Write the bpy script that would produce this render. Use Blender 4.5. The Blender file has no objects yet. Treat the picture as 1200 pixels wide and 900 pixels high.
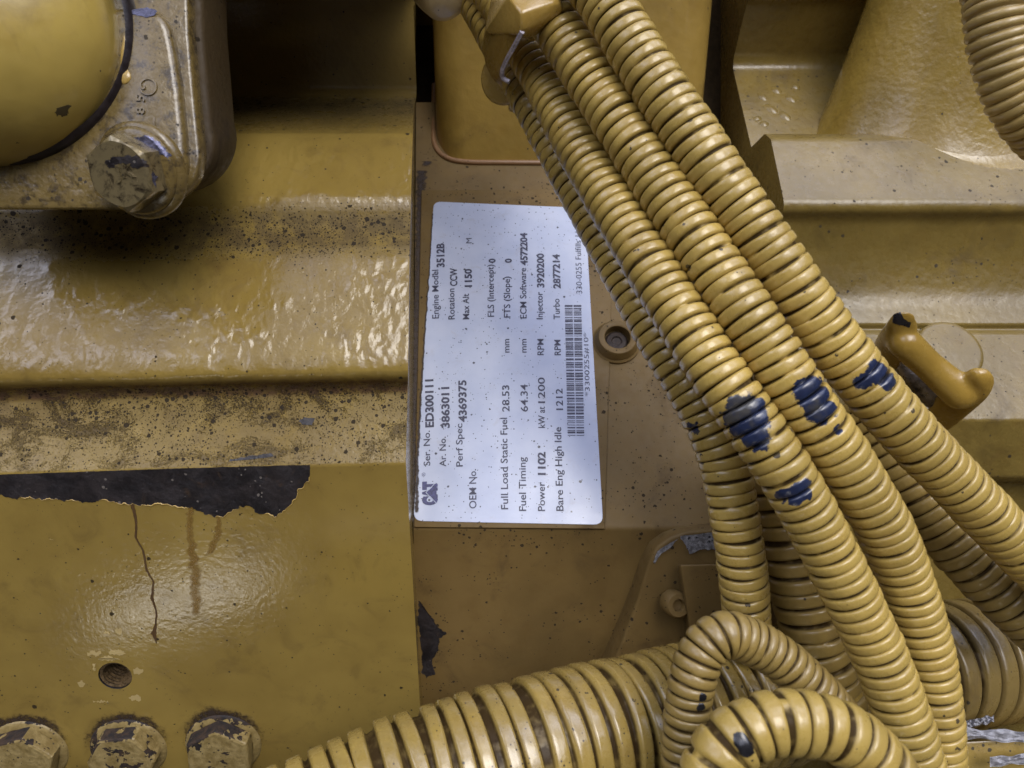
import bpy, bmesh, math, random
from mathutils import Vector, Matrix, noise
R = math.radians
random.seed(7)
scene = bpy.context.scene
COL = scene.collection

# ------------------------------------------------------------------ camera, world, sun, exposure
PITCH = R(22)                       # the camera looks 22 degrees down on the side of the engine
F = 867.0                           # focal length in photo pixels (photo 1200 x 900)
CAM = Vector((0, 0, 1.20))
RIGHT = Vector((1, 0, 0))
UP = Vector((0, math.sin(PITCH), math.cos(PITCH)))
BACK = Vector((0, -math.cos(PITCH), math.sin(PITCH)))
ROT = Matrix((RIGHT, UP, BACK)).transposed()
VUP = Vector((0, math.cos(PITCH), math.sin(PITCH)))   # straight up, written in the measuring frame below

cd = bpy.data.cameras.new('camera'); cam = bpy.data.objects.new('camera', cd); COL.objects.link(cam)
cam.matrix_world = Matrix.Translation(CAM) @ ROT.to_4x4()
cd.sensor_fit = 'HORIZONTAL'; cd.sensor_width = 36.0; cd.lens = 36.0 * F / 1200.0
cd.clip_start = 0.01; cd.clip_end = 100
cd.dof.use_dof = True; cd.dof.focus_distance = .30; cd.dof.aperture_fstop = 17; cd.dof.aperture_blades = 0
scene.camera = cam

SUN_EL, SUN_AZ = R(54), R(24)       # azimuth measured from behind the camera towards the right
w = bpy.data.worlds.new('World'); scene.world = w; w.use_nodes = True
wn, wl = w.node_tree.nodes, w.node_tree.links
wn.clear()
wout = wn.new('ShaderNodeOutputWorld'); bg = wn.new('ShaderNodeBackground')
sky = wn.new('ShaderNodeTexSky'); sky.sky_type = 'NISHITA'; sky.sun_disc = False
sky.sun_elevation = SUN_EL; sky.sun_rotation = math.pi - SUN_AZ
sky.air_density = 1.0; sky.dust_density = 2.0; sky.ozone_density = 1.5
geo = wn.new('ShaderNodeNewGeometry'); tc = wn.new('ShaderNodeTexCoord')
sep = wn.new('ShaderNodeSeparateXYZ'); wl.new(tc.outputs['Generated'], sep.inputs[0])
cl = wn.new('ShaderNodeTexNoise'); cl.inputs['Scale'].default_value = 2.9; cl.inputs['Detail'].default_value = 7
cl.inputs['Roughness'].default_value = 0.55; wl.new(tc.outputs['Generated'], cl.inputs['Vector'])
cr = wn.new('ShaderNodeValToRGB'); cr.color_ramp.elements[0].position = 0.46; cr.color_ramp.elements[1].position = 0.60
wl.new(cl.outputs['Fac'], cr.inputs[0])
cm = wn.new('ShaderNodeMix'); cm.data_type = 'RGBA'; cm.inputs['B'].default_value = (27, 28, 35, 1)
wl.new(cr.outputs[0], cm.inputs['Factor']); wl.new(sky.outputs[0], cm.inputs['A'])
gr = wn.new('ShaderNodeMapRange'); gr.inputs['From Min'].default_value = 0.38; gr.inputs['From Max'].default_value = 0.66; gr.interpolation_type = 'SMOOTHSTEP'
wl.new(sep.outputs['Z'], gr.inputs['Value'])
gm = wn.new('ShaderNodeMix'); gm.data_type = 'RGBA'; gm.inputs['A'].default_value = (0.36, 0.33, 0.28, 1)   # dim surround up past the horizon, added to darken outward-facing surfaces
wl.new(gr.outputs[0], gm.inputs['Factor']); wl.new(cm.outputs['Result'], gm.inputs['B'])
def wmath(op, a, b):
    n = wn.new('ShaderNodeMath'); n.operation = op
    for i, x in enumerate((a, b)):
        if isinstance(x, (int, float)): n.inputs[i].default_value = x
        else: wl.new(x, n.inputs[i])
    return n.outputs[0]
def wdot(vec):
    n = wn.new('ShaderNodeVectorMath'); n.operation = 'DOT_PRODUCT'; wl.new(tc.outputs['Generated'], n.inputs[0]); n.inputs[1].default_value = vec; return n.outputs['Value']
# added bright blob in the world, aimed to mirror on the left panel
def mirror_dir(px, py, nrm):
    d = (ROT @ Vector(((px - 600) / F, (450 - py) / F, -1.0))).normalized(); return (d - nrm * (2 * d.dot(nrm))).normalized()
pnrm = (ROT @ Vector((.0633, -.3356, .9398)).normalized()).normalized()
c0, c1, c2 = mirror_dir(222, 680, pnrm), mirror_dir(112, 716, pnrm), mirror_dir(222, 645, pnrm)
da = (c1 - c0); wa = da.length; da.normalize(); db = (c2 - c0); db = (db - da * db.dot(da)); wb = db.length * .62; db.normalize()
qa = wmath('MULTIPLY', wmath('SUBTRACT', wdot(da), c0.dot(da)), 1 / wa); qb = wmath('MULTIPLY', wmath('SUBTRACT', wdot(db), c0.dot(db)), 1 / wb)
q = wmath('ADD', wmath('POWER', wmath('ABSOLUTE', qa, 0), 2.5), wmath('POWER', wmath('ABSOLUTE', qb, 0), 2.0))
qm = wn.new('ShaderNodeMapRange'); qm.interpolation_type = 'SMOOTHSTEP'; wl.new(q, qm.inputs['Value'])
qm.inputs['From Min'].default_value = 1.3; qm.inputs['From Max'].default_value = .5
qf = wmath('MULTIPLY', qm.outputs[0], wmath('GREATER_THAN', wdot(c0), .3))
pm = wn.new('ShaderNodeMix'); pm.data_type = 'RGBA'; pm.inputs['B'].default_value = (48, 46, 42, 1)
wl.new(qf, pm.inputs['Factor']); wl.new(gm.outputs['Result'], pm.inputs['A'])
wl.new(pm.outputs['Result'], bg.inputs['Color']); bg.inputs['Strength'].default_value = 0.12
wl.new(bg.outputs[0], wout.inputs['Surface'])

sd = bpy.data.lights.new('sun', 'SUN'); sd.energy = 1.5; sd.angle = R(32); sd.color = (1.0, 0.98, 0.955)
sun = bpy.data.objects.new('sun', sd); COL.objects.link(sun)
sdir = Vector((math.sin(SUN_AZ) * math.cos(SUN_EL), -math.cos(SUN_AZ) * math.cos(SUN_EL), math.sin(SUN_EL)))
sun.rotation_euler = sdir.to_track_quat('Z', 'Y').to_euler(); sun.location = CAM + sdir

scene.view_settings.view_transform = 'Standard'; scene.view_settings.look = 'None'
scene.view_settings.exposure = 0.1; scene.view_settings.gamma = 1.0
scene.view_settings.use_curve_mapping = False
scene.cycles.max_bounces = 6; scene.cycles.diffuse_bounces = 4; scene.cycles.glossy_bounces = 3
scene.cycles.use_denoising = True

# ------------------------------------------------------------------ helpers
def P(px, py, D):
    """a measured point (mm): right, up, towards the viewer"""
    return Vector(((px - 600) / F * D, (450 - py) / F * D, -D))
def Y(py, D): return (450 - py) / F * D
def world(v): return CAM + ROT @ (Vector(v) * 0.001)
class Plane:
    def __init__(s, a, b, c):
        s.o = a; s.n = (b - a).cross(c - a).normalized()
        if s.n.z < 0: s.n = -s.n
    def at(s, px, py, off=0.0):
        d = Vector(((px - 600) / F, (450 - py) / F, -1.0))
        t = s.o.dot(s.n) / d.dot(s.n)
        return d * t + s.n * off
    def D(s, px, py): return -s.at(px, py).z

def sharp_edges(bm, ang):
    for e in bm.edges:
        if len(e.link_faces) == 2: e.smooth = e.calc_face_angle(0.0) < ang
def obj(name, bm, mats, parent=None, origin=None, ang=35, smooth=True, recalc=True):
    """bm is in the measuring frame; links it as ONE mesh object"""
    if recalc:
        bmesh.ops.recalc_face_normals(bm, faces=bm.faces[:])
        if all(len(e.link_faces) == 2 for e in bm.edges) and bm.calc_volume(signed=True) < 0: bmesh.ops.reverse_faces(bm, faces=bm.faces[:])
    for f in bm.faces: f.smooth = smooth
    if smooth: sharp_edges(bm, R(ang))
    if origin is None:
        if parent is not None: ow = Vector(parent['_o'])
        else:
            c = Vector((0, 0, 0))
            for v in bm.verts: c += v.co
            ow = world(c / max(1, len(bm.verts)))
    else: ow = world(origin)
    for v in bm.verts: v.co = world(v.co) - ow
    me = bpy.data.meshes.new(name); bm.to_mesh(me); bm.free()
    if not isinstance(mats, (list, tuple)): mats = [mats]
    for m in mats: me.materials.append(m)
    o = bpy.data.objects.new(name, me); COL.objects.link(o)
    o['_o'] = tuple(ow)
    if parent is not None:
        o.parent = parent; o.location = ow - Vector(parent['_o'])
    else: o.location = ow
    return o
def empty(name, origin):
    o = bpy.data.objects.new(name, None); COL.objects.link(o); o.empty_display_size = 0.01
    o.location = world(origin); o['_o'] = tuple(o.location); return o
def tag(o, label, cat, group=None):
    o['label'] = label; o['category'] = cat
    if group: o['group'] = group
    return o

def fillet(poly, n=5):
    """poly: (y, D, r) -> list of (y, D) with rounded corners"""
    out = []
    for i, (y, d, r) in enumerate(poly):
        if r <= 0 or i in (0, len(poly) - 1): out.append((y, d)); continue
        p = Vector((y, d)); a = Vector(poly[i - 1][:2]); b = Vector(poly[i + 1][:2])
        ua = (a - p); ub = (b - p); la, lb = ua.length, ub.length; ua.normalize(); ub.normalize()
        t = min(r, la * 0.48, lb * 0.48)
        s, e = p + ua * t, p + ub * t
        for k in range(n + 1):
            q = k / n
            out.append(tuple(s * (1 - q) ** 2 + p * 2 * q * (1 - q) + e * q * q))
    return out
def prism_profile(prof, x0, ext, length, back, nx=2):
    """prof: list of (y, D); extruded from x0 along ext for length; closed at depth back"""
    pts = [Vector((x0, y, -d)) for y, d in prof]
    pts += [Vector((x0, prof[-1][0], -back)), Vector((x0, prof[0][0], -back))]
    bm = bmesh.new(); rows = []
    for j in range(nx):
        rows.append([bm.verts.new(p + Vector(ext) * (length * j / (nx - 1))) for p in pts])
    n = len(pts)
    for j in range(nx - 1):
        for i in range(n):
            bm.faces.new((rows[j][i], rows[j][(i + 1) % n], rows[j + 1][(i + 1) % n], rows[j + 1][i]))
    for row in (rows[0], rows[-1]):
        f = bm.faces.new(row)
    bm.normal_update()
    bmesh.ops.triangulate(bm, faces=[f for f in bm.faces if len(f.verts) > 4], ngon_method='EAR_CLIP')
    return bm
def plate(front, back, bev=0.0, seg=2):
    """closed prism between two matching outlines"""
    bm = bmesh.new()
    a = [bm.verts.new(p) for p in front]; b = [bm.verts.new(p) for p in back]
    n = len(a); bm.faces.new(a); bm.faces.new(b[::-1])
    for i in range(n): bm.faces.new((a[i], b[i], b[(i + 1) % n], a[(i + 1) % n]))
    bmesh.ops.recalc_face_normals(bm, faces=bm.faces[:])
    if bev > 0:
        es = [e for e in bm.edges if any(len(f.verts) > 4 or f in () for f in e.link_faces) or True]
        es = [e for e in bm.edges if len(e.link_faces) == 2 and e.calc_face_angle(0) > R(30)]
        bmesh.ops.bevel(bm, geom=es, offset=bev, segments=seg, profile=0.5, affect='EDGES', clamp_overlap=True)
    bmesh.ops.triangulate(bm, faces=[f for f in bm.faces if len(f.verts) > 4], ngon_method='EAR_CLIP')
    return bm
def merge(bms):
    out = bmesh.new()
    for b in bms:
        m = bpy.data.meshes.new('tmp'); b.to_mesh(m); out.from_mesh(m); b.free(); bpy.data.meshes.remove(m)
    return out
def basis(axis, up=Vector((0, 1, 0))):
    a = axis.normalized(); u = up - a * up.dot(a)
    if u.length < 1e-4: u = Vector((1, 0, 0)) - a * a.x
    u.normalize(); return a.cross(u) * -1, u, a
def lathe(c, axis, prof, n=48, up=Vector((0, 1, 0)), phase=0.0, a0=0.0, a1=2 * math.pi):
    """prof: (radius, height along axis); open shapes end on the axis with radius 0"""
    e1, e2, a = basis(axis, up); bm = bmesh.new(); rings = []
    for r, h in prof:
        if r < 1e-5: rings.append([bm.verts.new(c + a * h)]); continue
        rings.append([bm.verts.new(c + a * h + (e1 * math.cos(phase + 2 * math.pi * k / n) + e2 * math.sin(phase + 2 * math.pi * k / n)) * r) for k in range(n)])
    for A, B in zip(rings, rings[1:]):
        for k in range(n):
            k2 = (k + 1) % n
            if len(A) == 1 and len(B) == 1: continue
            if len(A) == 1: bm.faces.new((A[0], B[k], B[k2]))
            elif len(B) == 1: bm.faces.new((A[k], B[0], A[k2]))
            else: bm.faces.new((A[k], B[k], B[k2], A[k2]))
    return bm
def jag(pts, amp, step, seed, closed=True):
    """subdivide an outline of (px, py) and roughen it"""
    out = []; n = len(pts); rng = range(n if closed else n - 1)
    for i in rng:
        a, b = Vector(pts[i][:2]), Vector(pts[(i + 1) % n][:2])
        k = max(1, int((b - a).length / step)); nn = Vector((-(b - a).y, (b - a).x)).normalized() if (b - a).length else Vector((0, 0))
        for j in range(k):
            p = a.lerp(b, j / k)
            d = noise.noise(Vector((p.x * .06, p.y * .06, seed))) + .6 * noise.noise(Vector((p.x * .19, p.y * .19, seed + 5))) + .45 * noise.noise(Vector((p.x * .5, p.y * .5, seed + 9)))
            w = pts[i][2] if len(pts[i]) > 2 else 1.0
            out.append(p + nn * d * amp * w)
    return out
def patch(name, plane, outline, mat, parent, off=0.12, amp=3.0, step=2.5, seed=1.0, thick=0.0):
    pts = [plane.at(p[0], p[1], off) for p in jag(outline, amp, step, seed)]
    bm = bmesh.new(); f = bm.faces.new([bm.verts.new(p) for p in pts]); bm.normal_update()
    bmesh.ops.triangulate(bm, faces=[f], ngon_method='EAR_CLIP')
    bm.normal_update()
    s = sum((f.normal * f.calc_area() for f in bm.faces), Vector())
    if s.dot(plane.n) < 0: bmesh.ops.reverse_faces(bm, faces=bm.faces[:])
    return obj(name, bm, mat, parent, smooth=False, recalc=False)
def catmull(pts, per=24):
    P4 = [pts[0] * 2 - pts[1]] + list(pts) + [pts[-1] * 2 - pts[-2]]; out = []
    for i in range(1, len(P4) - 2):
        a, b, c, d = P4[i - 1:i + 3]
        for k in range(per):
            t = k / per
            out.append(0.5 * ((2 * b) + (c - a) * t + (2 * a - 5 * b + 4 * c - d) * t * t + (3 * b - a - 3 * c + d) * t ** 3))
    out.append(pts[-1].copy()); return out
def resample(pts, ds):
    acc = [0.0]
    for a, b in zip(pts, pts[1:]): acc.append(acc[-1] + (b - a).length)
    L = acc[-1]; n = int(L / ds); out = []; j = 0
    for k in range(n + 1):
        s = k * ds
        while j < len(acc) - 2 and acc[j + 1] < s: j += 1
        t = (s - acc[j]) / max(1e-9, acc[j + 1] - acc[j]); out.append(pts[j].lerp(pts[j + 1], min(1, t)))
    return out
def sweep(pts, radii, n=20, cap=True):
    """a round tube through pts"""
    bm = bmesh.new(); rings = []; T = (pts[1] - pts[0]).normalized(); u = basis(T)[1]
    for i, p in enumerate(pts):
        t = (pts[min(i + 1, len(pts) - 1)] - pts[max(i - 1, 0)]).normalized()
        u = (u - t * u.dot(t)).normalized(); v = t.cross(u)
        rings.append([bm.verts.new(p + (u * math.cos(2 * math.pi * k / n) + v * math.sin(2 * math.pi * k / n)) * radii[i]) for k in range(n)])
    for A, B in zip(rings, rings[1:]):
        for k in range(n): bm.faces.new((A[k], A[(k + 1) % n], B[(k + 1) % n], B[k]))
    if cap: bm.faces.new(rings[0][::-1]); bm.faces.new(rings[-1])
    return bm

def hull(pts, bev=1.0):
    bm = bmesh.new()
    for p in pts: bm.verts.new(p)
    r_ = bmesh.ops.convex_hull(bm, input=bm.verts[:])
    bmesh.ops.delete(bm, geom=[g for g in r_['geom_interior'] if isinstance(g, bmesh.types.BMVert)], context='VERTS')
    bmesh.ops.dissolve_limit(bm, angle_limit=R(4), verts=bm.verts[:], edges=bm.edges[:])
    bmesh.ops.bevel(bm, geom=[e for e in bm.edges], offset=bev, segments=3, profile=.5, affect='EDGES', clamp_overlap=True)
    return bm
def decal(name, target, outline, mat, parent, off=.12, amp=1.5, seed=1.0, step=.8):
    """a patch of bare surface that follows the curved thing below it"""
    bpy.context.view_layer.update(); dg = bpy.context.evaluated_depsgraph_get(); ev = target.evaluated_get(dg); mi = target.matrix_world.inverted()
    poly = jag(outline, amp, 1.2, seed)
    def inside(x, y):
        c = False; n = len(poly)
        for i in range(n):
            a, b = poly[i], poly[i - 1]
            if (a.y > y) != (b.y > y) and x < (b.x - a.x) * (y - a.y) / (b.y - a.y) + a.x: c = not c
        return c
    x0, x1 = min(p.x for p in poly), max(p.x for p in poly); y0, y1 = min(p.y for p in poly), max(p.y for p in poly)
    nx, ny = int((x1 - x0) / step) + 2, int((y1 - y0) / step) + 2; g = {}; bm = bmesh.new(); iw = ROT.transposed()
    for i in range(nx):
        for j in range(ny):
            x, y = x0 + i * step, y0 + j * step
            if not inside(x, y): continue
            d = (ROT @ Vector(((x - 600) / F, (450 - y) / F, -1.0))).normalized()
            ok, loc, nrm, _ = ev.ray_cast(mi @ CAM, mi.to_3x3() @ d)
            if ok:
                p = target.matrix_world @ (loc + nrm * off * .001); g[i, j] = bm.verts.new((iw @ (p - CAM)) * 1000)
    for (i, j) in list(g):
        q = [g.get(k) for k in ((i, j), (i + 1, j), (i + 1, j + 1), (i, j + 1))]
        if all(q) and max((q[0].co - c.co).length for c in q) < step * 1.6: bm.faces.new(q)
    bmesh.ops.delete(bm, geom=[v for v in bm.verts if not v.link_faces], context='VERTS')
    bm.normal_update()
    for f in bm.faces:
        if f.normal.dot(f.calc_center_median()) > 0: f.normal_flip()
    return obj(name, bm, mat, parent, smooth=True, ang=80, recalc=False)

# ------------------------------------------------------------------ materials
class NT:
    def __init__(s, name):
        s.m = bpy.data.materials.new(name); s.m.use_nodes = True; s.t = s.m.node_tree; s.n = s.t.nodes; s.l = s.t.links
        s.b = s.n['Principled BSDF']; s.tc = s.n.new('ShaderNodeTexCoord')
        mp = s.n.new('ShaderNodeMapping'); mp.inputs['Scale'].default_value = (1000, 1000, 1000)
        s.l.new(s.tc.outputs['Object'], mp.inputs[0]); s.mm = mp.outputs[0]      # millimetres
    def set(s, sock, v):
        if hasattr(v, 'links') or isinstance(v, bpy.types.NodeSocket): s.l.new(v, sock)
        elif isinstance(v, tuple) and len(v) == 3 and sock.type == 'RGBA': sock.default_value = (*v, 1)
        else: sock.default_value = v
    def noise(s, scale, detail=3, rough=.55, dist=0.0, vec=None, stretch=None):
        n = s.n.new('ShaderNodeTexNoise'); n.inputs['Scale'].default_value = scale; n.inputs['Detail'].default_value = detail
        n.inputs['Roughness'].default_value = rough; n.inputs['Distortion'].default_value = dist
        v = vec or s.mm
        if stretch:
            mp = s.n.new('ShaderNodeMapping'); mp.inputs['Scale'].default_value = stretch; s.l.new(v, mp.inputs[0]); v = mp.outputs[0]
        s.l.new(v, n.inputs['Vector']); return n.outputs['Fac']
    def vor(s, scale, feature='F1', out='Distance', vec=None, rnd=1.0):
        n = s.n.new('ShaderNodeTexVoronoi'); n.feature = feature; n.inputs['Scale'].default_value = scale; n.inputs['Randomness'].default_value = rnd
        s.l.new(vec or s.mm, n.inputs['Vector']); return n.outputs['Distance'], n.outputs['Color']
    def math(s, op, a, b=0.0, c=None, clamp=False):
        n = s.n.new('ShaderNodeMath'); n.operation = op; n.use_clamp = clamp
        s.set(n.inputs[0], a); s.set(n.inputs[1], b)
        if c is not None: s.set(n.inputs[2], c)
        return n.outputs[0]
    def ramp(s, v, lo, hi, a=0.0, b=1.0, smooth=True):
        n = s.n.new('ShaderNodeMapRange'); n.interpolation_type = 'SMOOTHSTEP' if smooth else 'LINEAR'
        s.set(n.inputs['Value'], v)
        for k, x in (('From Min', lo), ('From Max', hi), ('To Min', a), ('To Max', b)): s.set(n.inputs[k], x)
        return n.outputs[0]
    def mix(s, f, a, b):
        n = s.n.new('ShaderNodeMix'); n.data_type = 'RGBA'; s.set(n.inputs['Factor'], f); s.set(n.inputs['A'], a); s.set(n.inputs['B'], b)
        return n.outputs['Result']
    def attr(s, name):
        n = s.n.new('ShaderNodeAttribute'); n.attribute_name = name; return n.outputs['Fac']
    def bump(s, h, dist, strength=1.0, normal=None):
        n = s.n.new('ShaderNodeBump'); n.inputs['Distance'].default_value = dist * 0.001; n.inputs['Strength'].default_value = strength
        s.set(n.inputs['Height'], h)
        if normal: s.l.new(normal, n.inputs['Normal'])
        s.l.new(n.outputs[0], s.b.inputs['Normal']); return n.outputs[0]
    def nz(s):
        g = s.n.new('ShaderNodeNewGeometry'); x = s.n.new('ShaderNodeSeparateXYZ'); s.l.new(g.outputs['Normal'], x.inputs[0]); return x.outputs['Z']
    def specks(s, scale, size, gate=None, amount=1.0):
        d, c = s.vor(scale)
        x = s.n.new('ShaderNodeSeparateColor'); s.l.new(c, x.inputs[0])
        sz = s.math('MULTIPLY', s.math('POWER', x.outputs[0], 2.2), size)       # a few big, most tiny
        k = s.math('LESS_THAN', s.math('ADD', d, s.math('MULTIPLY', s.noise(scale * 3.5, 3), .34)), s.math('ADD', sz, .27))
        keep = s.math('LESS_THAN', x.outputs[1], amount if gate is None else s.math('MULTIPLY', gate, amount))
        return s.math('MULTIPLY', k, keep)

YEL = (0.36, 0.250, 0.068)
BROWN = (0.075, 0.047, 0.022)
def paint(name, base=YEL, rough=.3, peel=.25, peel_scale=.5, wrinkle=0.0, wr_scale=.22, dirt=.5, speck=.25, dust=.0, rust=0.0, wear=False, coat=.5, speck_scale=.45, mottle=0.0, wearcol=((.007, .009, .018), (.026, .039, .10)), streak=False, spec=.5):
    t = NT(name)
    big = t.noise(.018, 4); mid = t.noise(.09, 4)
    hi = tuple(min(1, x * 1.16) for x in base); lo = tuple(x * .84 for x in base)
    col = t.mix(t.ramp(big, .35, .65), lo, hi)
    col = t.mix(t.math('MULTIPLY', t.ramp(mid, .45, .75), .35), col, (base[0] * .8, base[1] * .72, base[2] * .6))
    film = t.ramp(t.noise(.05, 6, .65, .6), .5, .78)
    film = t.math('MULTIPLY', film, dirt)
    col = t.mix(film, col, (base[0] * .33, base[1] * .3, base[2] * .38))
    if mottle > 0:
        mo = t.noise(.22, 6, .7, .5)
        col = t.mix(t.math('MULTIPLY', t.ramp(mo, .48, .66), mottle), col, (.045, .032, .018))
        col = t.mix(t.math('MULTIPLY', t.ramp(mo, .34, .22), mottle * .6), col, (.34, .27, .12))
    nz = t.nz()
    if dust > 0:
        dd = t.math('MULTIPLY', t.math('MULTIPLY', t.ramp(nz, .3, .95), t.ramp(t.noise(.12, 6, .7), .3, .65)), dust)
        col = t.mix(dd, col, (.17, .135, .085))
    if rust > 0:
        rr = t.math('MULTIPLY', t.ramp(t.noise(.035, 6, .7, 1.0), .56, .7), rust)
        col = t.mix(rr, col, (.10, .045, .02))
    r = t.ramp(film, 0, 1, rough, min(.9, rough + .35))
    r = t.math('ADD', r, t.ramp(t.noise(.3, 4), .3, .7, -.05, .08))
    if dust > 0: r = t.math('ADD', r, t.math('MULTIPLY', dd, .4))
    if streak:
        # old run marks that follow the fall line
        s = t.noise(.16, 4, .6, 0, None, (1.0, .1, .1))
        col = t.mix(t.math('MULTIPLY', t.ramp(s, .58, .74), .3), col, (base[0] * .62, base[1] * .5, base[2] * .35))
    sp = None
    if speck > 0:
        gate = t.ramp(t.noise(.05, 5, .65), .42, .72, .08, 1.0)
        gate = t.math('MULTIPLY', gate, t.ramp(nz, -.3, .7, .35, 1.0))
        sp = t.specks(speck_scale, .30, gate, speck)
        sp2 = t.specks(speck_scale * 2.3, .30, gate, speck * .8)
        sp = t.math('MAXIMUM', sp, sp2)
        col = t.mix(t.math('MULTIPLY', sp, .88), col, (.022, .016, .010))
        r = t.math('ADD', r, t.math('MULTIPLY', sp, .4))
    if wear:
        a = t.attr('wear')
        k = t.ramp(t.math('ADD', a, t.math('MULTIPLY', t.math('SUBTRACT', t.noise(.30, 4, .6), .5), 1.0)), .50, .62)
        col = t.mix(k, col, t.mix(t.ramp(t.noise(.11, 3), .30, .48), (.06, .056, .05), t.mix(t.noise(.25, 3), *wearcol)))
        r = t.mix(k, r, (.22, .22, .22))
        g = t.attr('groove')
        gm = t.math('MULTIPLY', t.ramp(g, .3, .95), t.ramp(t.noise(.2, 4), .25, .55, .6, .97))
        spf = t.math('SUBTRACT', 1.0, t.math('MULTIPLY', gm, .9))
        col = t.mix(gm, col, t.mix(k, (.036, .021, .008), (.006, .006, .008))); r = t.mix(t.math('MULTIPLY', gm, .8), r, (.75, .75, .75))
    h = t.math('MULTIPLY', t.noise(peel_scale, 3, .5), peel)
    if wrinkle > 0:
        h = t.math('ADD', h, t.math('MULTIPLY', t.noise(wr_scale, 2, .4, .3), wrinkle))
    if sp is not None: h = t.math('ADD', h, t.math('MULTIPLY', sp, .35))
    t.bump(h, .6)
    t.set(t.b.inputs['Base Color'], col); t.set(t.b.inputs['Roughness'], r)
    if wear: t.set(t.b.inputs['Specular IOR Level'], t.math('MULTIPLY', spf, spec))
    else: t.b.inputs['Specular IOR Level'].default_value = spec
    t.set(t.b.inputs['Coat Weight'], coat if sp is None else t.math('MULTIPLY', spf if wear else t.math('SUBTRACT', 1.0, sp), coat)); t.b.inputs['Coat Roughness'].default_value = .16
    return t.m
def plain(name, col, rough=.5, metal=0.0, var=.25, scale=.25, bump=.3, speck=0.0):
    t = NT(name)
    c = t.mix(t.ramp(t.noise(scale, 5, .65), .3, .7), tuple(x * (1 - var) for x in col), tuple(min(1, x * (1 + var)) for x in col))
    r = t.ramp(t.noise(scale * 2, 4), .3, .7, rough * .8, min(1, rough * 1.25))
    if speck:
        sp = t.specks(.6, .3, None, speck); c = t.mix(sp, c, tuple(x * .15 for x in col))
    t.set(t.b.inputs['Base Color'], c); t.set(t.b.inputs['Roughness'], r); t.b.inputs['Metallic'].default_value = metal
    t.bump(t.noise(scale * 3, 4), bump)
    return t.m

# the stepped casting: dirt and painted alcove shade by height on the casting (v = mm along its profile, stored per vertex)
def casting_paint(name):
    t = NT(name)
    v = t.attr('zone_ledge'); b = t.attr('zone_cove'); g = t.attr('zone_gloss'); pn = t.attr('zone_panel'); gv = t.attr('zone_groove'); al = t.attr('zone_alcove')
    col = t.mix(t.ramp(t.noise(.016, 4), .35, .65), (.225, .150, .034), (.285, .196, .046))
    col = t.mix(t.math('MULTIPLY', t.ramp(t.noise(.05, 6, .65, .6), .5, .75), .5), col, (.12, .075, .022))
    # settled grit
    grit_n = t.noise(2.2, 3, .7); patch_n = t.noise(.07, 6, .7, .8, None, (.7, 1, 1))
    grit = t.math('MULTIPLY', t.ramp(t.math('ADD', grit_n, t.math('MULTIPLY', t.math('SUBTRACT', patch_n, .5), 1.5)), .56, .66), v)
    gate = t.math('ADD', t.math('MULTIPLY', v, .95), t.math('ADD', t.math('MULTIPLY', b, 1.0), .035))
    gate = t.math('MULTIPLY', gate, t.ramp(t.noise(.05, 4), .25, .62, .15, 1))
    sp = t.math('MAXIMUM', t.specks(.42, .34, gate, .8), t.math('MAXIMUM', t.specks(1.7, .34, gate, 1.0), t.specks(.95, .34, gate, 1.0)))
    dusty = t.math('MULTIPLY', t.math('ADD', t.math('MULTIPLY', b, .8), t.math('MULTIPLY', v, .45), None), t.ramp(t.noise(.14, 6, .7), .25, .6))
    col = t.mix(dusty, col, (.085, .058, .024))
    col = t.mix(t.math('MULTIPLY', grit, .8), col, (.045, .028, .015))
    rust = t.math('MULTIPLY', t.ramp(t.noise(.045, 6, .7, 1.0), .5, .63), t.math('ADD', t.math('MULTIPLY', gv, .9), t.math('MULTIPLY', g, .16)))
    col = t.mix(rust, col, (.10, .052, .026))
    col = t.mix(t.math('MULTIPLY', al, .3), col, (.12, .09, .036))  # alcove shade mixed into the colour
    col = t.mix(t.math('MULTIPLY', gv, t.ramp(t.noise(.3, 5, .7), .35, .6, .2, .9)), col, (.11, .062, .036))
    col = t.mix(t.math('MULTIPLY', sp, .9), col, (.018, .013, .009))
    r = t.ramp(t.noise(.2, 4), .3, .7, .13, .22)
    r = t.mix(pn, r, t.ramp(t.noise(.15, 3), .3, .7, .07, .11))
    r = t.math('ADD', r, t.math('MULTIPLY', t.math('MAXIMUM', t.math('MAXIMUM', grit, dusty), sp), .5))
    h = t.math('MULTIPLY', t.noise(.45, 3), t.math('MULTIPLY_ADD', pn, -.205, .22))
    wr = t.math('MULTIPLY', t.noise(.24, 1.2, .35, .2, None, (1.0, .6, .6)), 1.0)
    h = t.math('ADD', h, t.math('MULTIPLY', t.math('MULTIPLY', wr, g), t.ramp(t.noise(.03, 2), .35, .6, .25, 1.3)))
    h = t.math('ADD', h, t.math('MULTIPLY', t.math('MAXIMUM', sp, grit), .55))
    t.bump(h, .75)
    t.set(t.b.inputs['Base Color'], col); t.set(t.b.inputs['Roughness'], r); t.set(t.b.inputs['Specular IOR Level'], t.math('SUBTRACT', .75, t.math('MULTIPLY', t.math('MAXIMUM', t.math('MAXIMUM', grit, t.math('MAXIMUM', v, b)), sp), .6)))
    return t.m

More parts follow.
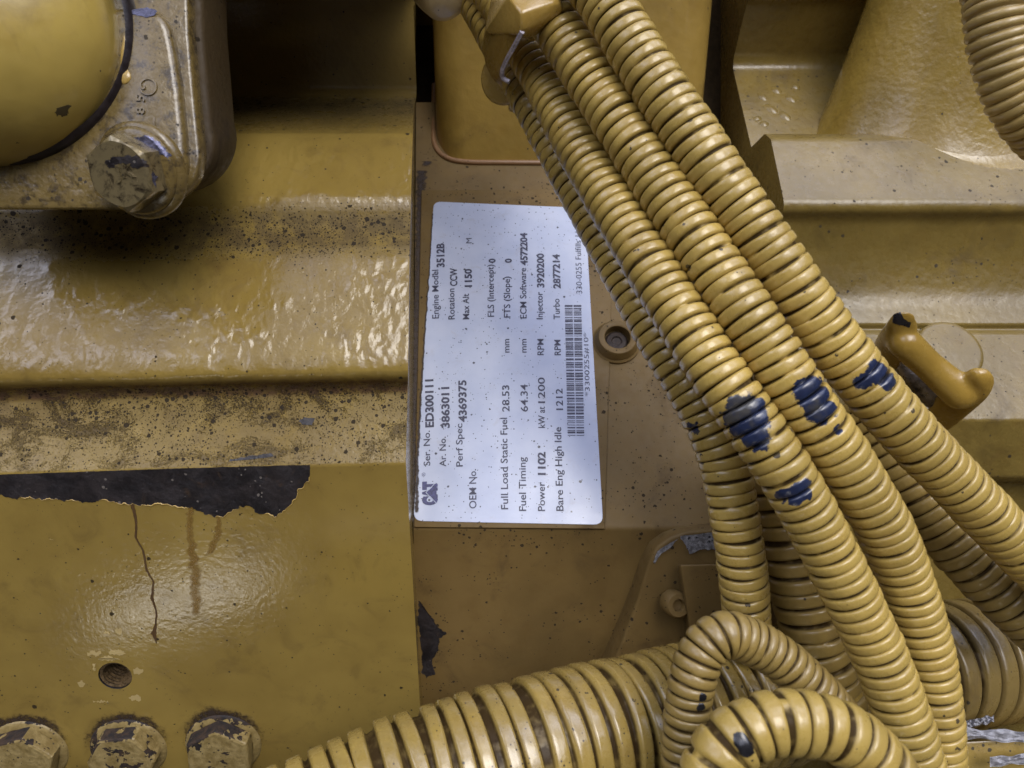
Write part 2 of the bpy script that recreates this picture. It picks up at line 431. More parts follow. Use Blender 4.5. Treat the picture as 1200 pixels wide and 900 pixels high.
M = {}
M['casting'] = casting_paint('stepped_casting_paint')
M['cover'] = paint('cover_paint', base=(.155, .098, .03), rough=.55, peel=.15, dirt=.5, speck=.75, dust=.2, coat=0, spec=.3)
M['boss'] = paint('boss_paint', base=(.32, .208, .045), rough=.34, peel=.5, peel_scale=.2, dirt=.35, speck=.05)
M['right'] = paint('right_casting_paint', base=(.205, .142, .034), rough=.27, peel=.35, peel_scale=.3, wrinkle=.3, dirt=.6, speck=.3, dust=.22, rust=.15, coat=.15)
M['column'] = paint('column_paint', base=(.28, .188, .036), rough=.22, peel=.5, peel_scale=.35, wrinkle=.4, wr_scale=.18, dirt=.4, speck=.06)
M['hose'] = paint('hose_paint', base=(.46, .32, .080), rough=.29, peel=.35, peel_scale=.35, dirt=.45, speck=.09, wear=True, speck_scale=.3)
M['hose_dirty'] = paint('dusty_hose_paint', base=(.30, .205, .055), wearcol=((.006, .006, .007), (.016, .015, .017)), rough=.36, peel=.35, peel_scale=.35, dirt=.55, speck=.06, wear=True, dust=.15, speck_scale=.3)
M['hose_black'] = paint('chipped_hose_paint', base=(.46, .32, .080), rough=.29, peel=.35, peel_scale=.35, dirt=.45, speck=.09, wear=True, speck_scale=.3, wearcol=((.006, .006, .007), (.016, .015, .017)))
M['hose_pale'] = paint('pale_hose_paint', base=(.42, .295, .095), rough=.36, peel=.25, dirt=.25, speck=.02, wear=True)
M['conduit'] = paint('conduit_paint', base=(.37, .255, .062), rough=.22, peel=.3, dirt=.45, speck=.5, wear=True, dust=.2, coat=1.0)
M['conduit_dark'] = paint('dark_conduit_paint', base=(.20, .138, .042), rough=.3, peel=.3, dirt=.5, speck=.1, wear=True, coat=.2)  # darker base colour than the other conduit
M['elbow'] = paint('elbow_paint', base=(.44, .315, .072), rough=.34, peel=.25, peel_scale=.2, dirt=.5, speck=.16, speck_scale=.13)
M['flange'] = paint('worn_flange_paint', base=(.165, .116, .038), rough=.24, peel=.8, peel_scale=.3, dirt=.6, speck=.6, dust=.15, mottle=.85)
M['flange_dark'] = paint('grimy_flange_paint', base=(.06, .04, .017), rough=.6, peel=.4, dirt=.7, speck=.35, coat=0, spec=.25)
M['bolt'] = paint('bolt_paint', base=(.34, .24, .085), rough=.3, peel=.7, peel_scale=.3, dirt=.6, speck=.3, dust=.25)
M['clamp'] = paint('clamp_paint', base=(.38, .245, .055), rough=.25, peel=.2, dirt=.2, speck=.03)
M['fork'] = paint('fork_paint', base=(.36, .225, .04), rough=.22, peel=.2, dirt=.3, speck=.05)
def bare_metal():
    t = NT('bare_dark_metal')
    c = t.mix(t.ramp(t.noise(.09, 6, .7, .6), .35, .65), (.010, .008, .009), (.030, .024, .024))
    c = t.mix(t.math('MULTIPLY', t.ramp(t.noise(.16, 6, .75, .8), .58, .7), .7), c, (.055, .032, .017))
    c = t.mix(t.specks(.6, .3, None, .12), c, (.16, .14, .12))
    t.set(t.b.inputs['Base Color'], c); t.set(t.b.inputs['Roughness'], t.ramp(t.noise(.12, 5), .3, .7, .3, .65))
    t.bump(t.math('ADD', t.noise(.5, 4, .6), t.noise(.12, 3)), .5)
    return t.m
M['bare'] = bare_metal()
M['black'] = plain('black_rubber', (.012, .012, .016), rough=.3)
M['grey'] = plain('bare_aluminium', (.30, .30, .31), rough=.5, metal=.5, var=.5, scale=.6, bump=.8, speck=.5)
M['steel'] = plain('worn_steel', (.22, .20, .19), rough=.3, metal=.8, var=.5)
M['void'] = plain('dark_back_metal', (.035, .024, .012), rough=.95)  # near-black metal for the wall behind the gaps
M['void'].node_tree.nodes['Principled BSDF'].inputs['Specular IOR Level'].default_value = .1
M['runrust'] = plain('rust_run', (.24, .125, .028), rough=.4, var=.45, scale=.5)
M['crack'] = plain('paint_crack', (.10, .05, .018), rough=.6, var=.5)
M['drip'] = paint('paint_drip', base=(.46, .31, .085), rough=.22, peel=.02, dirt=.1, speck=0)
M['ink'] = plain('label_ink', (.035, .036, .07), rough=.4, var=.35, scale=.7, bump=0)
M['ink_blue'] = plain('label_logo_ink', (.04, .042, .13), rough=.4, var=.5, scale=1.0, bump=0)
M['wrap'] = plain('clear_plastic_film', (.62, .62, .66), rough=.25, var=.15, scale=.3, bump=.1)
def label_mat():
    t = NT('data_plate_film')
    c = t.mix(t.ramp(t.noise(.05, 4), .3, .7), (.42, .465, .60), (.49, .53, .645))
    gate = t.ramp(t.noise(.045, 4, .6), .3, .65, .15, 1)
    sp = t.math('MAXIMUM', t.specks(.5, .26, gate, .14), t.specks(1.1, .3, gate, .25))
    c = t.mix(t.math('MULTIPLY', t.ramp(t.noise(.12, 6, .7, .5), .55, .75), .25), c, (.35, .30, .28))
    c = t.mix(t.math('MULTIPLY', sp, .85), c, (.03, .025, .03))
    t.set(t.b.inputs['Base Color'], c)
    t.set(t.b.inputs['Roughness'], t.ramp(t.noise(.08, 4), .35, .65, .15, .27)); t.b.inputs['Specular IOR Level'].default_value = .6
    t.bump(t.noise(.03, 3), .25)
    return t.m
M['label'] = label_mat()

# ------------------------------------------------------------------ the large castings
# stepped casting at the left: profile (py, D, rounding); unseen top overhang added to shade the alcove
LP = [(-420, 220, 0), (-90, 262, 4), (-60, 285, 6), (-48, 330, 6), (-20, 364, 10), (112, 380, 9), (122, 372, 4), (157, 328, 1.8), (190, 321, 14), (236, 311, 9),
      (262, 312, 8), (296, 306, 18), (345, 299.5, 20), (415, 291.5, 16), (441, 291, 4), (449, 298, 2.2), (458, 300, 3), (543, 291.5, 1.2), (900, 344, 0), (1050, 371, 0)]
XL = -43.3
prof = fillet([(Y(py, D), D, r) for py, D, r in LP])
bm = prism_profile(prof, XL, Vector((-1, -0.02, 0.06)), 330, 470, nx=60)
lays = {k: bm.verts.layers.float.new('zone_' + k) for k in ('ledge', 'cove', 'gloss', 'panel', 'groove', 'alcove')}
EDGE = [(-2000, 486), (0, 486), (150, 484), (300, 480), (450, 478), (540, 475.5), (620, 480), (830, 492), (1000, 503), (3000, 503)]
def band(v, a, b, s):
    return max(0.0, min(1.0, (v - a) / s, (b - v) / s)) if a <= v <= b else 0.0
for v in bm.verts:
    s = -43.3 - v.co.x; y = v.co.y + .02 * s; D = -(v.co.z - .06 * s); py = 450 - y / D * F
    if D > 400:
        if s < 1: v.co.x -= 17
        continue
    if s < 1:
        for (p0, x0_), (p1, x1_) in zip(EDGE, EDGE[1:]):
            if p0 <= py <= p1: v.co.x = (x0_ + (x1_ - x0_) * (py - p0) / (p1 - p0) - 600) / F * D
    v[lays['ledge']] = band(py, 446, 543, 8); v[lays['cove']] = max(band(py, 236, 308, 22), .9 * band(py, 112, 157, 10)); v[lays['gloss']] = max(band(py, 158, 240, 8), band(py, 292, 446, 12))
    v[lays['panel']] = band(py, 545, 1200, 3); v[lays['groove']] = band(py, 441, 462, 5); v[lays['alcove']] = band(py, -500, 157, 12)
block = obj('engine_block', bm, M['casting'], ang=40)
tag(block, 'long stepped yellow casting on the left with glossy ribs and flat lower panel', 'engine block')

panel = Plane(Vector((XL, Y(543, 291.5), -291.5)), Vector((XL, Y(900, 344), -344)), Vector((XL - 200, Y(543, 291.5) - 4, -291.5 + 12)))
ledge = Plane(Vector((XL, Y(458, 300), -300)), Vector((XL, Y(543, 291.5), -291.5)), Vector((XL - 200, Y(458, 300) - 4, -300 + 12)))
PN = panel.n
BIGCHIP = [(-60, 556.5, .1), (0, 556, .1), (200, 549, .1), (364, 544.5, .2), (362, 566), (350, 575), (340, 594), (322, 607), (300, 600), (290, 590), (282, 592), (265, 603), (240, 604), (226, 594), (200, 593), (165, 592), (140, 590), (120, 588), (85, 586), (50, 585), (20, 583), (0, 581), (-60, 580)]
patch('bare_patch', panel, BIGCHIP, M['bare'], block, amp=4.0, step=1.6, seed=3.2)
def paint_rim(plane, pts, amp, step, seed, parent, r=.28):
    q = [plane.at(p.x, p.y, .1) for p in jag(pts, amp, step, seed)]
    ys = [p.y for p in jag(pts, amp, step, seed)]
    lim = min(ys) + 14; run = [v for v, y in zip(q, ys) if y > lim]
    rad = [r * max(.08, .35 + 1.5 * noise.noise(v * .22)) for v in run]
    obj('paint_edge', sweep(run, rad, 6), M['drip'], parent, ang=80)
paint_rim(panel, BIGCHIP, 4.0, 1.6, 3.2, block)
patch('bare_patch', ledge, [(268, 541, .3), (322, 535, .4), (318, 531), (290, 536), (270, 538)], M['bare'], block, amp=2, seed=8, step=1.2)
patch('bare_patch', ledge, [(350, 493), (357, 489), (369, 490), (366, 498), (354, 498)], M['bare'], block, amp=1.6, seed=6, step=1.2)
# the crack and the rust runs below the bare patch
def strip_patch(name, plane, line, widths, mat, parent, off, amp, seed):
    bm = bmesh.new(); pv = None; le = bm.verts.layers.float.new('edge')
    for i in range(len(line) - 1):
        n = max(2, int((line[i + 1][1] - line[i][1]) / 1.2))
        for k in range(n + (i == len(line) - 2)):
            t = k / n; x = line[i][0] + (line[i + 1][0] - line[i][0]) * t; y = line[i][1] + (line[i + 1][1] - line[i][1]) * t; w = widths[i] + (widths[i + 1] - widths[i]) * t
            x += amp * .7 * noise.noise(Vector((seed, y * .12, 0))); wl_ = w * (1 + .5 * noise.noise(Vector((seed, y * .3, 4)))); wr_ = w * (1 + .5 * noise.noise(Vector((seed, y * .3, 9))))
            v = [bm.verts.new(plane.at(x + q * (wl_ if q < 0 else wr_), y, off)) for q in (-1, -.5, 0, .5, 1)]
            end = min(1.0, (line[-1][1] - y) / 8 + .05)
            for q, u in zip((0, .8, 1, .8, 0), v): u[le] = q * end
            if pv:
                for c in range(4): bm.faces.new((pv[c], v[c], v[c + 1], pv[c + 1]))
            pv = v
    bm.normal_update()
    if bm.faces[:][0].normal.dot(plane.n) < 0: bmesh.ops.reverse_faces(bm, faces=bm.faces[:])
    return obj(name, bm, mat, parent, smooth=False, recalc=False)
def film_mat(name, c0, c1, lo, hi, amax, scale=.35, rough=.4):
    t = NT(name)
    k = t.ramp(t.math('ADD', t.math('MULTIPLY', t.attr('edge'), .55), t.math('MULTIPLY', t.noise(scale, 5, .65), .6)), lo, hi, 0, amax)
    t.set(t.b.inputs['Base Color'], t.mix(t.noise(.2, 4), c0, c1)); t.b.inputs['Roughness'].default_value = rough; t.set(t.b.inputs['Alpha'], k)
    return t.m
M['crackfilm'] = film_mat('crack_film', (.05, .026, .01), (.12, .062, .02), .3, .45, .95)
M['runfilm'] = film_mat('rust_run_film', (.19, .10, .02), (.28, .165, .035), .45, 1.0, .75)
M['seamgrime'] = film_mat('seam_grime', (.015, .010, .008), (.06, .035, .02), .55, .85, .9, .5, .6)
strip_patch('paint_crack', panel, [(155, 590), (160, 612), (159, 630), (168, 645), (172, 668), (180, 682), (178, 700), (183, 715), (183, 730), (180, 742), (184, 755)], [2.5, 1.6, 1.4, 1.2, 1.5, 1.1, 1.8, 1.2, 1.2, 3.0, .5], M['crackfilm'], block, .1, .9, 4)
strip_patch('rust_run', panel, [(224, 594), (222, 620), (226, 650), (229, 675), (230, 705), (230, 725)], [6, 6, 8, 9, 9, 5], M['runfilm'], block, .09, 4, 5)
strip_patch('rust_run', panel, [(256, 604), (256, 625), (250, 640), (240, 655)], [3, 7, 7, 4], M['runfilm'], block, .11, 3, 7)

# threaded hole: a real bore cut into the panel, with thread rings inside
hc = panel.at(135, 792); hr = 19 / F * -hc.z
bmh = bmesh.new(); bmh.from_mesh(block.data); inv = block.matrix_world.inverted(); bpy.context.view_layer.update()
def loc(p): return world(p) - Vector(block['_o'])
lc = loc(hc); ln = (ROT @ PN).normalized(); lu = (ROT @ Vector((1, 0, 0))); lu = (lu - ln * lu.dot(ln)).normalized(); lv = ln.cross(lu)
half = hr * 1.5 * .001
def onpanel(f): return abs(f.normal.dot(ln)) > .999 and abs((f.calc_center_median() - lc).dot(ln)) < .0006
bmh.normal_update()
for ax_ in (lu, -lu, lv, -lv):
    fs = [f for f in bmh.faces if onpanel(f)]
    bmesh.ops.bisect_plane(bmh, geom=fs + list({e for f in fs for e in f.edges}) + list({v for f in fs for v in f.verts}), plane_co=lc + ax_ * half, plane_no=ax_)
    bmh.normal_update()
ins = [f for f in bmh.faces if onpanel(f) and abs((f.calc_center_median() - lc).dot(lu)) < half and abs((f.calc_center_median() - lc).dot(lv)) < half]
lay = {l.name: l for l in bmh.verts.layers.float.values()}
bmesh.ops.delete(bmh, geom=ins, context='FACES')
edge_ = [e for e in bmh.edges if e.is_valid and len(e.link_faces) == 1]
cv = [bmh.verts.new(lc + (lu * math.cos(2 * math.pi * k / 40) + lv * math.sin(2 * math.pi * k / 40)) * hr * .001 - ln * ((hc - panel.at(135, 792)).length * .001)) for k in range(40)]
for v in cv: v[lay['zone_panel']] = 1.0
ce = [bmh.edges.new((cv[k], cv[(k + 1) % 40])) for k in range(40)]
r_ = bmesh.ops.triangle_fill(bmh, use_beauty=True, use_dissolve=False, edges=edge_ + ce, normal=ln)
for f in r_['geom']:
    if isinstance(f, bmesh.types.BMFace):
        f.smooth = False
        f.normal_update()
        if f.normal.dot(ln) < 0: f.normal_flip()
bmh.to_mesh(block.data); bmh.free()
th = []
for k in range(9):
    h0 = -1.0 - k * 1.7
    th.append(lathe(hc + PN * h0, PN, [(hr * .97, -.85), (hr * .80, 0), (hr * .97, .3)], 40))
obj('thread', merge(th), plain('oily_thread', (.10, .065, .03), rough=.3, var=.5, scale=.5), block, ang=30)
obj('bore', lathe(hc, PN, [(hr * 1.0, 0), (hr * .99, -21.5), (0, -21.7)], 40), M['black'], block, ang=40)
M['pale'] = paint('scraped_pale_paint', base=(.42, .31, .12), rough=.3, dirt=.3, speck=.1)
for k, (x, y, a, b) in enumerate([(112, 766, 9, 3), (138, 765, 10, 3), (128, 772, 13, 2.2), (110, 782, 4, 6), (163, 786, 5, 2.5), (96, 800, 4, 4), (158, 818, 7, 1.6), (118, 822, 9, 1.4), (125, 742, 4, 3), (139, 739, 4, 1.6), (265, 690, 4, 1.2), (60, 632, 3, 1.2)]):
    patch('paint_scrape', panel, [(x - a, y), (x - a * .4, y - b), (x + a * .5, y - b * .8), (x + a, y + b * .2), (x + a * .3, y + b), (x - a * .5, y + b * .7)], M['pale'], block, off=.1, amp=4.5, step=.8, seed=30 + k)

# three hex bolts along the bottom edge
def hexhead(c, ax, r, h, rot, cham=.14, top=.35):
    n = 6; e1, e2, a = basis(ax); bm = bmesh.new()
    def ring(rr, hh, round_=0.0, m=48):
        out = []
        for k in range(m):
            an = 2 * math.pi * k / m; sec = ((an - rot) % (math.pi / 3)) - math.pi / 6
            hexr = rr * math.cos(math.pi / 6) / math.cos(sec)
            q = hexr * (1 - round_) + rr * .88 * round_
            out.append(bm.verts.new(c + a * hh + (e1 * math.cos(an) + e2 * math.sin(an)) * q))
        return out
    rs = [ring(r, 0), ring(r, h * (1 - cham)), ring(r * .985, h * (1 - cham * .4), .15), ring(r * .93, h, top)]
    for A, B in zip(rs, rs[1:]):
        for k in range(48): bm.faces.new((A[k], A[(k + 1) % 48], B[(k + 1) % 48], B[k]))
    bm.faces.new(rs[-1]); bm.faces.new(rs[0][::-1])
    for v in bm.verts:
        v.co += Vector((noise.noise(v.co * .25), noise.noise(v.co * .25 + Vector((9, 0, 0))), noise.noise(v.co * .25 + Vector((0, 9, 0))))) * .14
    return bm
LBL = {0: 'hex bolt nearest the left edge, with pale scraped paint on its head', 1: 'middle hex bolt of three along the bottom, with torn black upper side', 2: 'hex bolt under the rust run, with mostly intact tan face and black shoulder'}
def bare_mask_mat(name, seed, th):
    t = NT(name)
    mpp = t.n.new('ShaderNodeMapping'); mpp.inputs['Location'].default_value = (seed * 37, seed * 11, 0); t.l.new(t.mm, mpp.inputs[0])
    n = t.noise(.10, 5, .6, .3, mpp.outputs[0])
    geo_ = t.n.new('ShaderNodeNewGeometry'); dot = t.n.new('ShaderNodeVectorMath'); dot.operation = 'DOT_PRODUCT'
    t.l.new(geo_.outputs['Normal'], dot.inputs[0]); dot.inputs[1].default_value = (-.25, -.10, .96)
    k = t.math('GREATER_THAN', t.math('ADD', t.math('MULTIPLY', dot.outputs['Value'], .6), t.math('MULTIPLY', t.math('SUBTRACT', n, .5), 2.4)), th)
    a = t.mix(t.ramp(t.noise(.2, 5, .7), .35, .65), (.20, .14, .045), (.31, .23, .09))
    sp = t.specks(.6, .3, None, .25); a = t.mix(sp, a, (.05, .035, .02))
    c = t.mix(k, a, t.mix(t.ramp(t.noise(.3, 5, .7), .4, .65), (.012, .009, .008), (.05, .028, .014)))
    t.set(t.b.inputs['Base Color'], c); t.set(t.b.inputs['Roughness'], t.mix(k, (.38, .38, .38), (.75, .75, .75)))
    t.bump(t.math('ADD', t.math('MULTIPLY', k, -.6), t.math('MULTIPLY', t.noise(.5, 4, .6), .8)), .6)
    return t.m
BM = [bare_mask_mat('chipped_bolt_paint', 1.0, .50), bare_mask_mat('chipped_bolt_paint', 2.3, .30), bare_mask_mat('chipped_bolt_paint', 4.1, .38)]
for i, (px, py, rot, rr) in enumerate([(34, 880, .28, 42), (151, 877, .05, 41), (262, 872, .50, 41)]):
    c = panel.at(px, py); r = rr / F * -c.z
    hb = empty('hex_bolt', c); tag(hb, LBL[i], 'bolt', 'hex bolts along the bottom of the left panel')
    obj('washer', lathe(c, PN, [(r * 1.06, 0), (r * 1.05, .5), (r * 1.0, 1.0), (r * .85, 1.3)], 48), BM[i], hb, ang=50)
    obj('bolt_head', hexhead(c + PN * 1.2, PN, r * .96, 7.0, rot), BM[i], hb, ang=12)

for k, (px, py, rr) in enumerate([(34, 880, 42), (151, 877, 41), (262, 872, 41)]):
    c = panel.at(px, py - 2); bm = bmesh.new(); le = bm.verts.layers.float.new('edge'); e1, e2, _ = basis(PN); rings = []
    for q, ev in ((.95, 1.0), (1.12, .9), (1.3, .45), (1.55, 0.0)):
        ring = []
        for i in range(48):
            a = 2 * math.pi * i / 48; q2 = q * (1 + .10 * noise.noise(Vector((math.cos(a) * 2, math.sin(a) * 2, k * 5 + q))))
            v = bm.verts.new(c + PN * (.12 + .01 * k) + (e1 * math.cos(a) + e2 * math.sin(a)) * rr / F * -c.z * q2); v[le] = ev * (.55 + .45 * math.sin(a)); ring.append(v)
        rings.append(ring)
    for A, B in zip(rings, rings[1:]):
        for i in range(48): bm.faces.new((A[i], A[(i + 1) % 48], B[(i + 1) % 48], B[i]))
    bm.normal_update()
    if bm.faces[:][0].normal.dot(PN) < 0: bmesh.ops.reverse_faces(bm, faces=bm.faces[:])
    obj('bolt_grime', bm, M['seamgrime'], block, smooth=False, recalc=False)

# cover in the middle: sloping top that carries the plate, front face falling away
CP = [(120, 425, 0), (195, 407, 0), (619, 317.2, 1.5), (960, 372, 0)]
XC = -42.2
cover = empty('engine_cover', Vector((0, Y(620, 317), -317)))
tag(cover, 'tan engine cover in the middle with square boss, sloping top and plain front', 'engine cover')
ctop = Plane(P(500, 195, 407), P(500, 619, 317.2), Vector((100, Y(619, 317.2), -317.2)))
cfront = Plane(Vector((0, Y(619, 317.2), -317.2)), Vector((0, Y(960, 372), -372)), Vector((100, Y(619, 317.2), -317.2)))
bmc = prism_profile(fillet([(Y(p, D), D, r) for p, D, r in CP]), XC, Vector((1, 0, 0)), 140, 470, nx=12)
for v in bmc.verts:
    if v.co.x < XC + 1: v.co.x -= max(0, -v.co.z - 317) * .12
obj('cover_body', bmc, M['cover'], cover)
# square boss with rounded corners rising above the plate
b0 = ctop.at(600, 190); FWD = VUP.cross(Vector((1, 0, 0))) * -1
if FWD.z < 0: FWD = -FWD                          # horizontal, out of the engine
def footprint(x0, x1, depth, r, n=8):
    pts = []
    for (cx, cz, a0) in ((x0 + r, -r, 180), (x1 - r, -r, 90)):
        for k in range(n + 1):
            a = R(a0 - 90 * k / n); pts.append((cx + r * math.cos(a), cz + r * math.sin(a)))
    return pts + [(x1, -depth), (x0, -depth)]
fp = footprint(-42.6, 106, 90, 17)
lo = [Vector((x, b0.y, b0.z)) + FWD * q - VUP * 40 for x, q in fp]; hi = [Vector((x, b0.y, b0.z)) + FWD * q + VUP * 190 for x, q in fp]
obj('boss', plate(hi, lo, 0), M['boss'], cover, ang=50)
# fillet bead where the boss meets the top
line = [ctop.at(px, py, .5) for px, py in ((509, 100), (508, 150), (510, 172), (522, 185), (545, 190.5), (600, 191.5), (700, 192), (800, 192))]
obj('joint_bead', sweep(resample(catmull(line, 12), 2), [1.5] * 500, 10), paint('joint_bead_paint', base=(.26, .14, .06), rough=.5, dirt=.6, speck=.2), cover, ang=60)
# raised pad under the plate
pad = [(487, 222), (709, 222), (709, 619.5), (484.5, 617)]
padq = [ctop.at(x, y, 1.1) for x, y in ((494, 224), (720, 224), (708.5, 620.5), (485.4, 618.5))]
obj('raised_pad', plate(padq, [p - ctop.n * 3 for p in padq], .5), M['cover'], cover)
patch('bare_patch', cfront, [(491, 703), (497, 712), (507, 726), (513, 735), (523, 742), (515, 748), (513, 762), (508, 772), (510, 790), (500, 795), (495, 790), (492, 760), (490, 730)], M['bare'], cover, amp=3.0, step=1.4, seed=2)
patch('bare_patch', cfront, [(800, 622.5, .2), (835, 621.5, .2), (838, 628), (812, 629), (790, 634), (775, 637), (780, 630)], M['bare'], cover, amp=1.5, step=1.6, seed=12)

# back wall of the engine that closes the gaps between castings
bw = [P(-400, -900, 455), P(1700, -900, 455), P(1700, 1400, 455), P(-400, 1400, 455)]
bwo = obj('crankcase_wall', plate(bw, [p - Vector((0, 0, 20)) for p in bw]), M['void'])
tag(bwo, 'dark engine wall seen in the gaps behind the castings', 'engine wall')

# right-hand casting: sloping shelf, cove, flat lower shelf
RX = 127.0
RP = [(157, 372, 2), (163, 363, 2), (236, 345.5, 5), (247, 346, 5), (258, 351, 6), (300, 357, 14), (350, 358, 14), (380, 353, 4), (386, 355, 1.5), (391, 351, 2), (492, 333.5, 1.4), (560, 345, 2), (566, 360, 2), (600, 366, 0), (700, 372, 0), (1000, 400, 0)]
rc = empty('intake_casting', Vector((RX + 60, Y(492, 334), -334)))
tag(rc, 'large yellow casting on the right with tapering round column and sloping shelves', 'engine casting')
bmr = prism_profile(fillet([(Y(p, D), D, r) for p, D, r in RP]), RX, Vector((1, 0, 0)), 230, 455, nx=24)
obj('shelf', bmr, M['right'], rc, ang=40)
KP = [(-160, 375, 0), (-6, 398, 2.5), (3, 404, 2), (66, 428, 9), (80, 430, 9), (200, 388, 0), (205, 450, 0)]
obj('pocket', prism_profile(fillet([(Y(p, D), D, r) for p, D, r in KP]), 128.4, Vector((1, 0, 0)), 150, 470, nx=16), M['right'], rc, ang=40)
pk = Plane(P(900, 85, 429), P(900, 195, 390), P(1000, 85, 429))
# cast numbers on the pocket floor, worn to ridges
rid = []
for k, (x, y, L, a) in enumerate([(893, 114, 20, -.7), (909, 106, 20, -.7), (926, 116, 22, -.6), (903, 128, 26, -.65), (919, 136, 24, -.75), (895, 146, 16, -.4), (932, 102, 14, -.8), (887, 140, 10, -.9)]):
    q = [pk.at(x - L / 2 * math.cos(a) * (1 - 2 * t), y + L / 2 * math.sin(a) * (1 - 2 * t), -2.7) for t in (0, .25, .5, .75, 1)]
    rid.append(sweep(q, [2.2, 3.6, 4.2, 3.8, 2.2], 14))
obj('cast_mark', merge(rid), M['right'], rc, ang=60)
def column(px, py, D, radii):
    B = P(px, py, D); b = lathe(B, VUP, [(r, h) for h, r in radii], 96)
    for v in b.verts:
        q = (v.co - B).dot(FWD); v.co -= FWD * (q * .26)
    return b
obj('column', column(1106, 150, 402, [(-22, 85), (-19, 80), (-15, 75.5), (-9, 71.5), (0, 67.5), (12, 63), (30, 58), (60, 51), (100, 45), (180, 40)]), M['column'], rc, ang=60)
obj('column', column(1282, 190, 385, [(-24, 78), (-20, 72), (-14, 67), (-4, 62.5), (10, 59), (30, 56), (80, 52), (160, 48)]), M['column'], rc, ang=60)
shelf_lo = Plane(P(1000, 391, 351), P(1000, 492, 333.5), Vector((200, Y(391, 351), -351)))
shelf_hi = Plane(P(1000, 165, 362.5), P(1000, 234, 346), Vector((250, Y(165, 362.5), -362.5)))
def col_fillet(px, py, D, radii, t, a_lo, a_hi, out):
    B = P(px, py, D); X = Vector((1, 0, 0)); rr = sorted((h, r) for h, r in radii)
    t0 = t
    def rad(h):
        for (h0, r0), (h1, r1) in zip(rr, rr[1:]):
            if h0 <= h <= h1: return r0 + (r1 - r0) * (h - h0) / (h1 - h0)
        return rr[0][1] if h < rr[0][0] else rr[-1][1]
    def S(a, h): return B + VUP * h + X * (rad(h) * math.cos(a)) + FWD * (rad(h) * math.sin(a) * .74)
    bm = bmesh.new(); prev = None; n = 60
    for i in range(n + 1):
        a = a_lo + (a_hi - a_lo) * i / n; h = 60
        while h > -40 and (S(a, h) - shelf_hi.o).dot(shelf_hi.n) > 0: h -= .25
        t_ = t; t = max(.3, t0 * min(1.0, (a_hi - a) / R(60)))
        I = S(a, h); C = S(a, h + t); o = X * math.cos(a) + FWD * math.sin(a); o = (o - shelf_hi.n * o.dot(shelf_hi.n)).normalized()
        L = I + o * t * out; row = []
        I = I + shelf_hi.n * .3
        for k in range(9):
            q = k / 8; row.append(bm.verts.new(C * (1 - q) ** 2 + I * 2 * q * (1 - q) + L * q * q + (shelf_hi.n * .05 if k == 8 else Vector())))
        if prev:
            for k in range(8): bm.faces.new((prev[k], row[k], row[k + 1], prev[k + 1]))
        prev = row
    bm.normal_update()
    if sum(f.normal.dot(shelf_hi.n) for f in bm.faces) < 0: bmesh.ops.reverse_faces(bm, faces=bm.faces[:])
    return bm
obj('column_fillet', col_fillet(1106, 150, 402, [(-22, 85), (-19, 80), (-15, 75.5), (-9, 71.5), (0, 67.5), (12, 63), (30, 58), (60, 51)], 9, R(28), R(114), 1.0), M['column'], rc, ang=80, recalc=False)
bc = shelf_lo.at(1112, 412)
obj('round_boss', lathe(bc, shelf_lo.n, [(15.5, 0), (15.3, .9), (14.6, 1.5), (13, 1.7), (0, 1.8)], 48), M['right'], rc, ang=50)
rface = Plane(P(1000, 300, 357), P(1000, 350, 358), Vector((250, Y(300, 357), -357)))
# paint runs hanging on the castings
def drip(plane, px, py, w, h, parent, mat):
    c = plane.at(px, py); sc = -c.z / F
    bmd = bmesh.new(); bmesh.ops.create_uvsphere(bmd, u_segments=18, v_segments=12, radius=1.0)
    e1 = Vector((1, 0, 0)); n = plane.n; e2 = n.cross(e1)
    if e2.y < 0: e2 = -e2
    for v in bmd.verts:
        x, y, z = v.co; wd = 1.0 if y < 0 else max(.35, 1 - .75 * y)
        v.co = c + e1 * (x * w * sc * wd) + e2 * (y * h * sc) + n * (z * w * sc * .32 * (1 if y < 0 else max(.25, 1 - y)))
    return obj('paint_drip', bmd, mat, parent, ang=80)
drip(rface, 998, 277, 10, 6, rc, M['right'])
colp = Plane(P(1030, 0, 372), P(1030, 60, 374), P(1060, 0, 368))

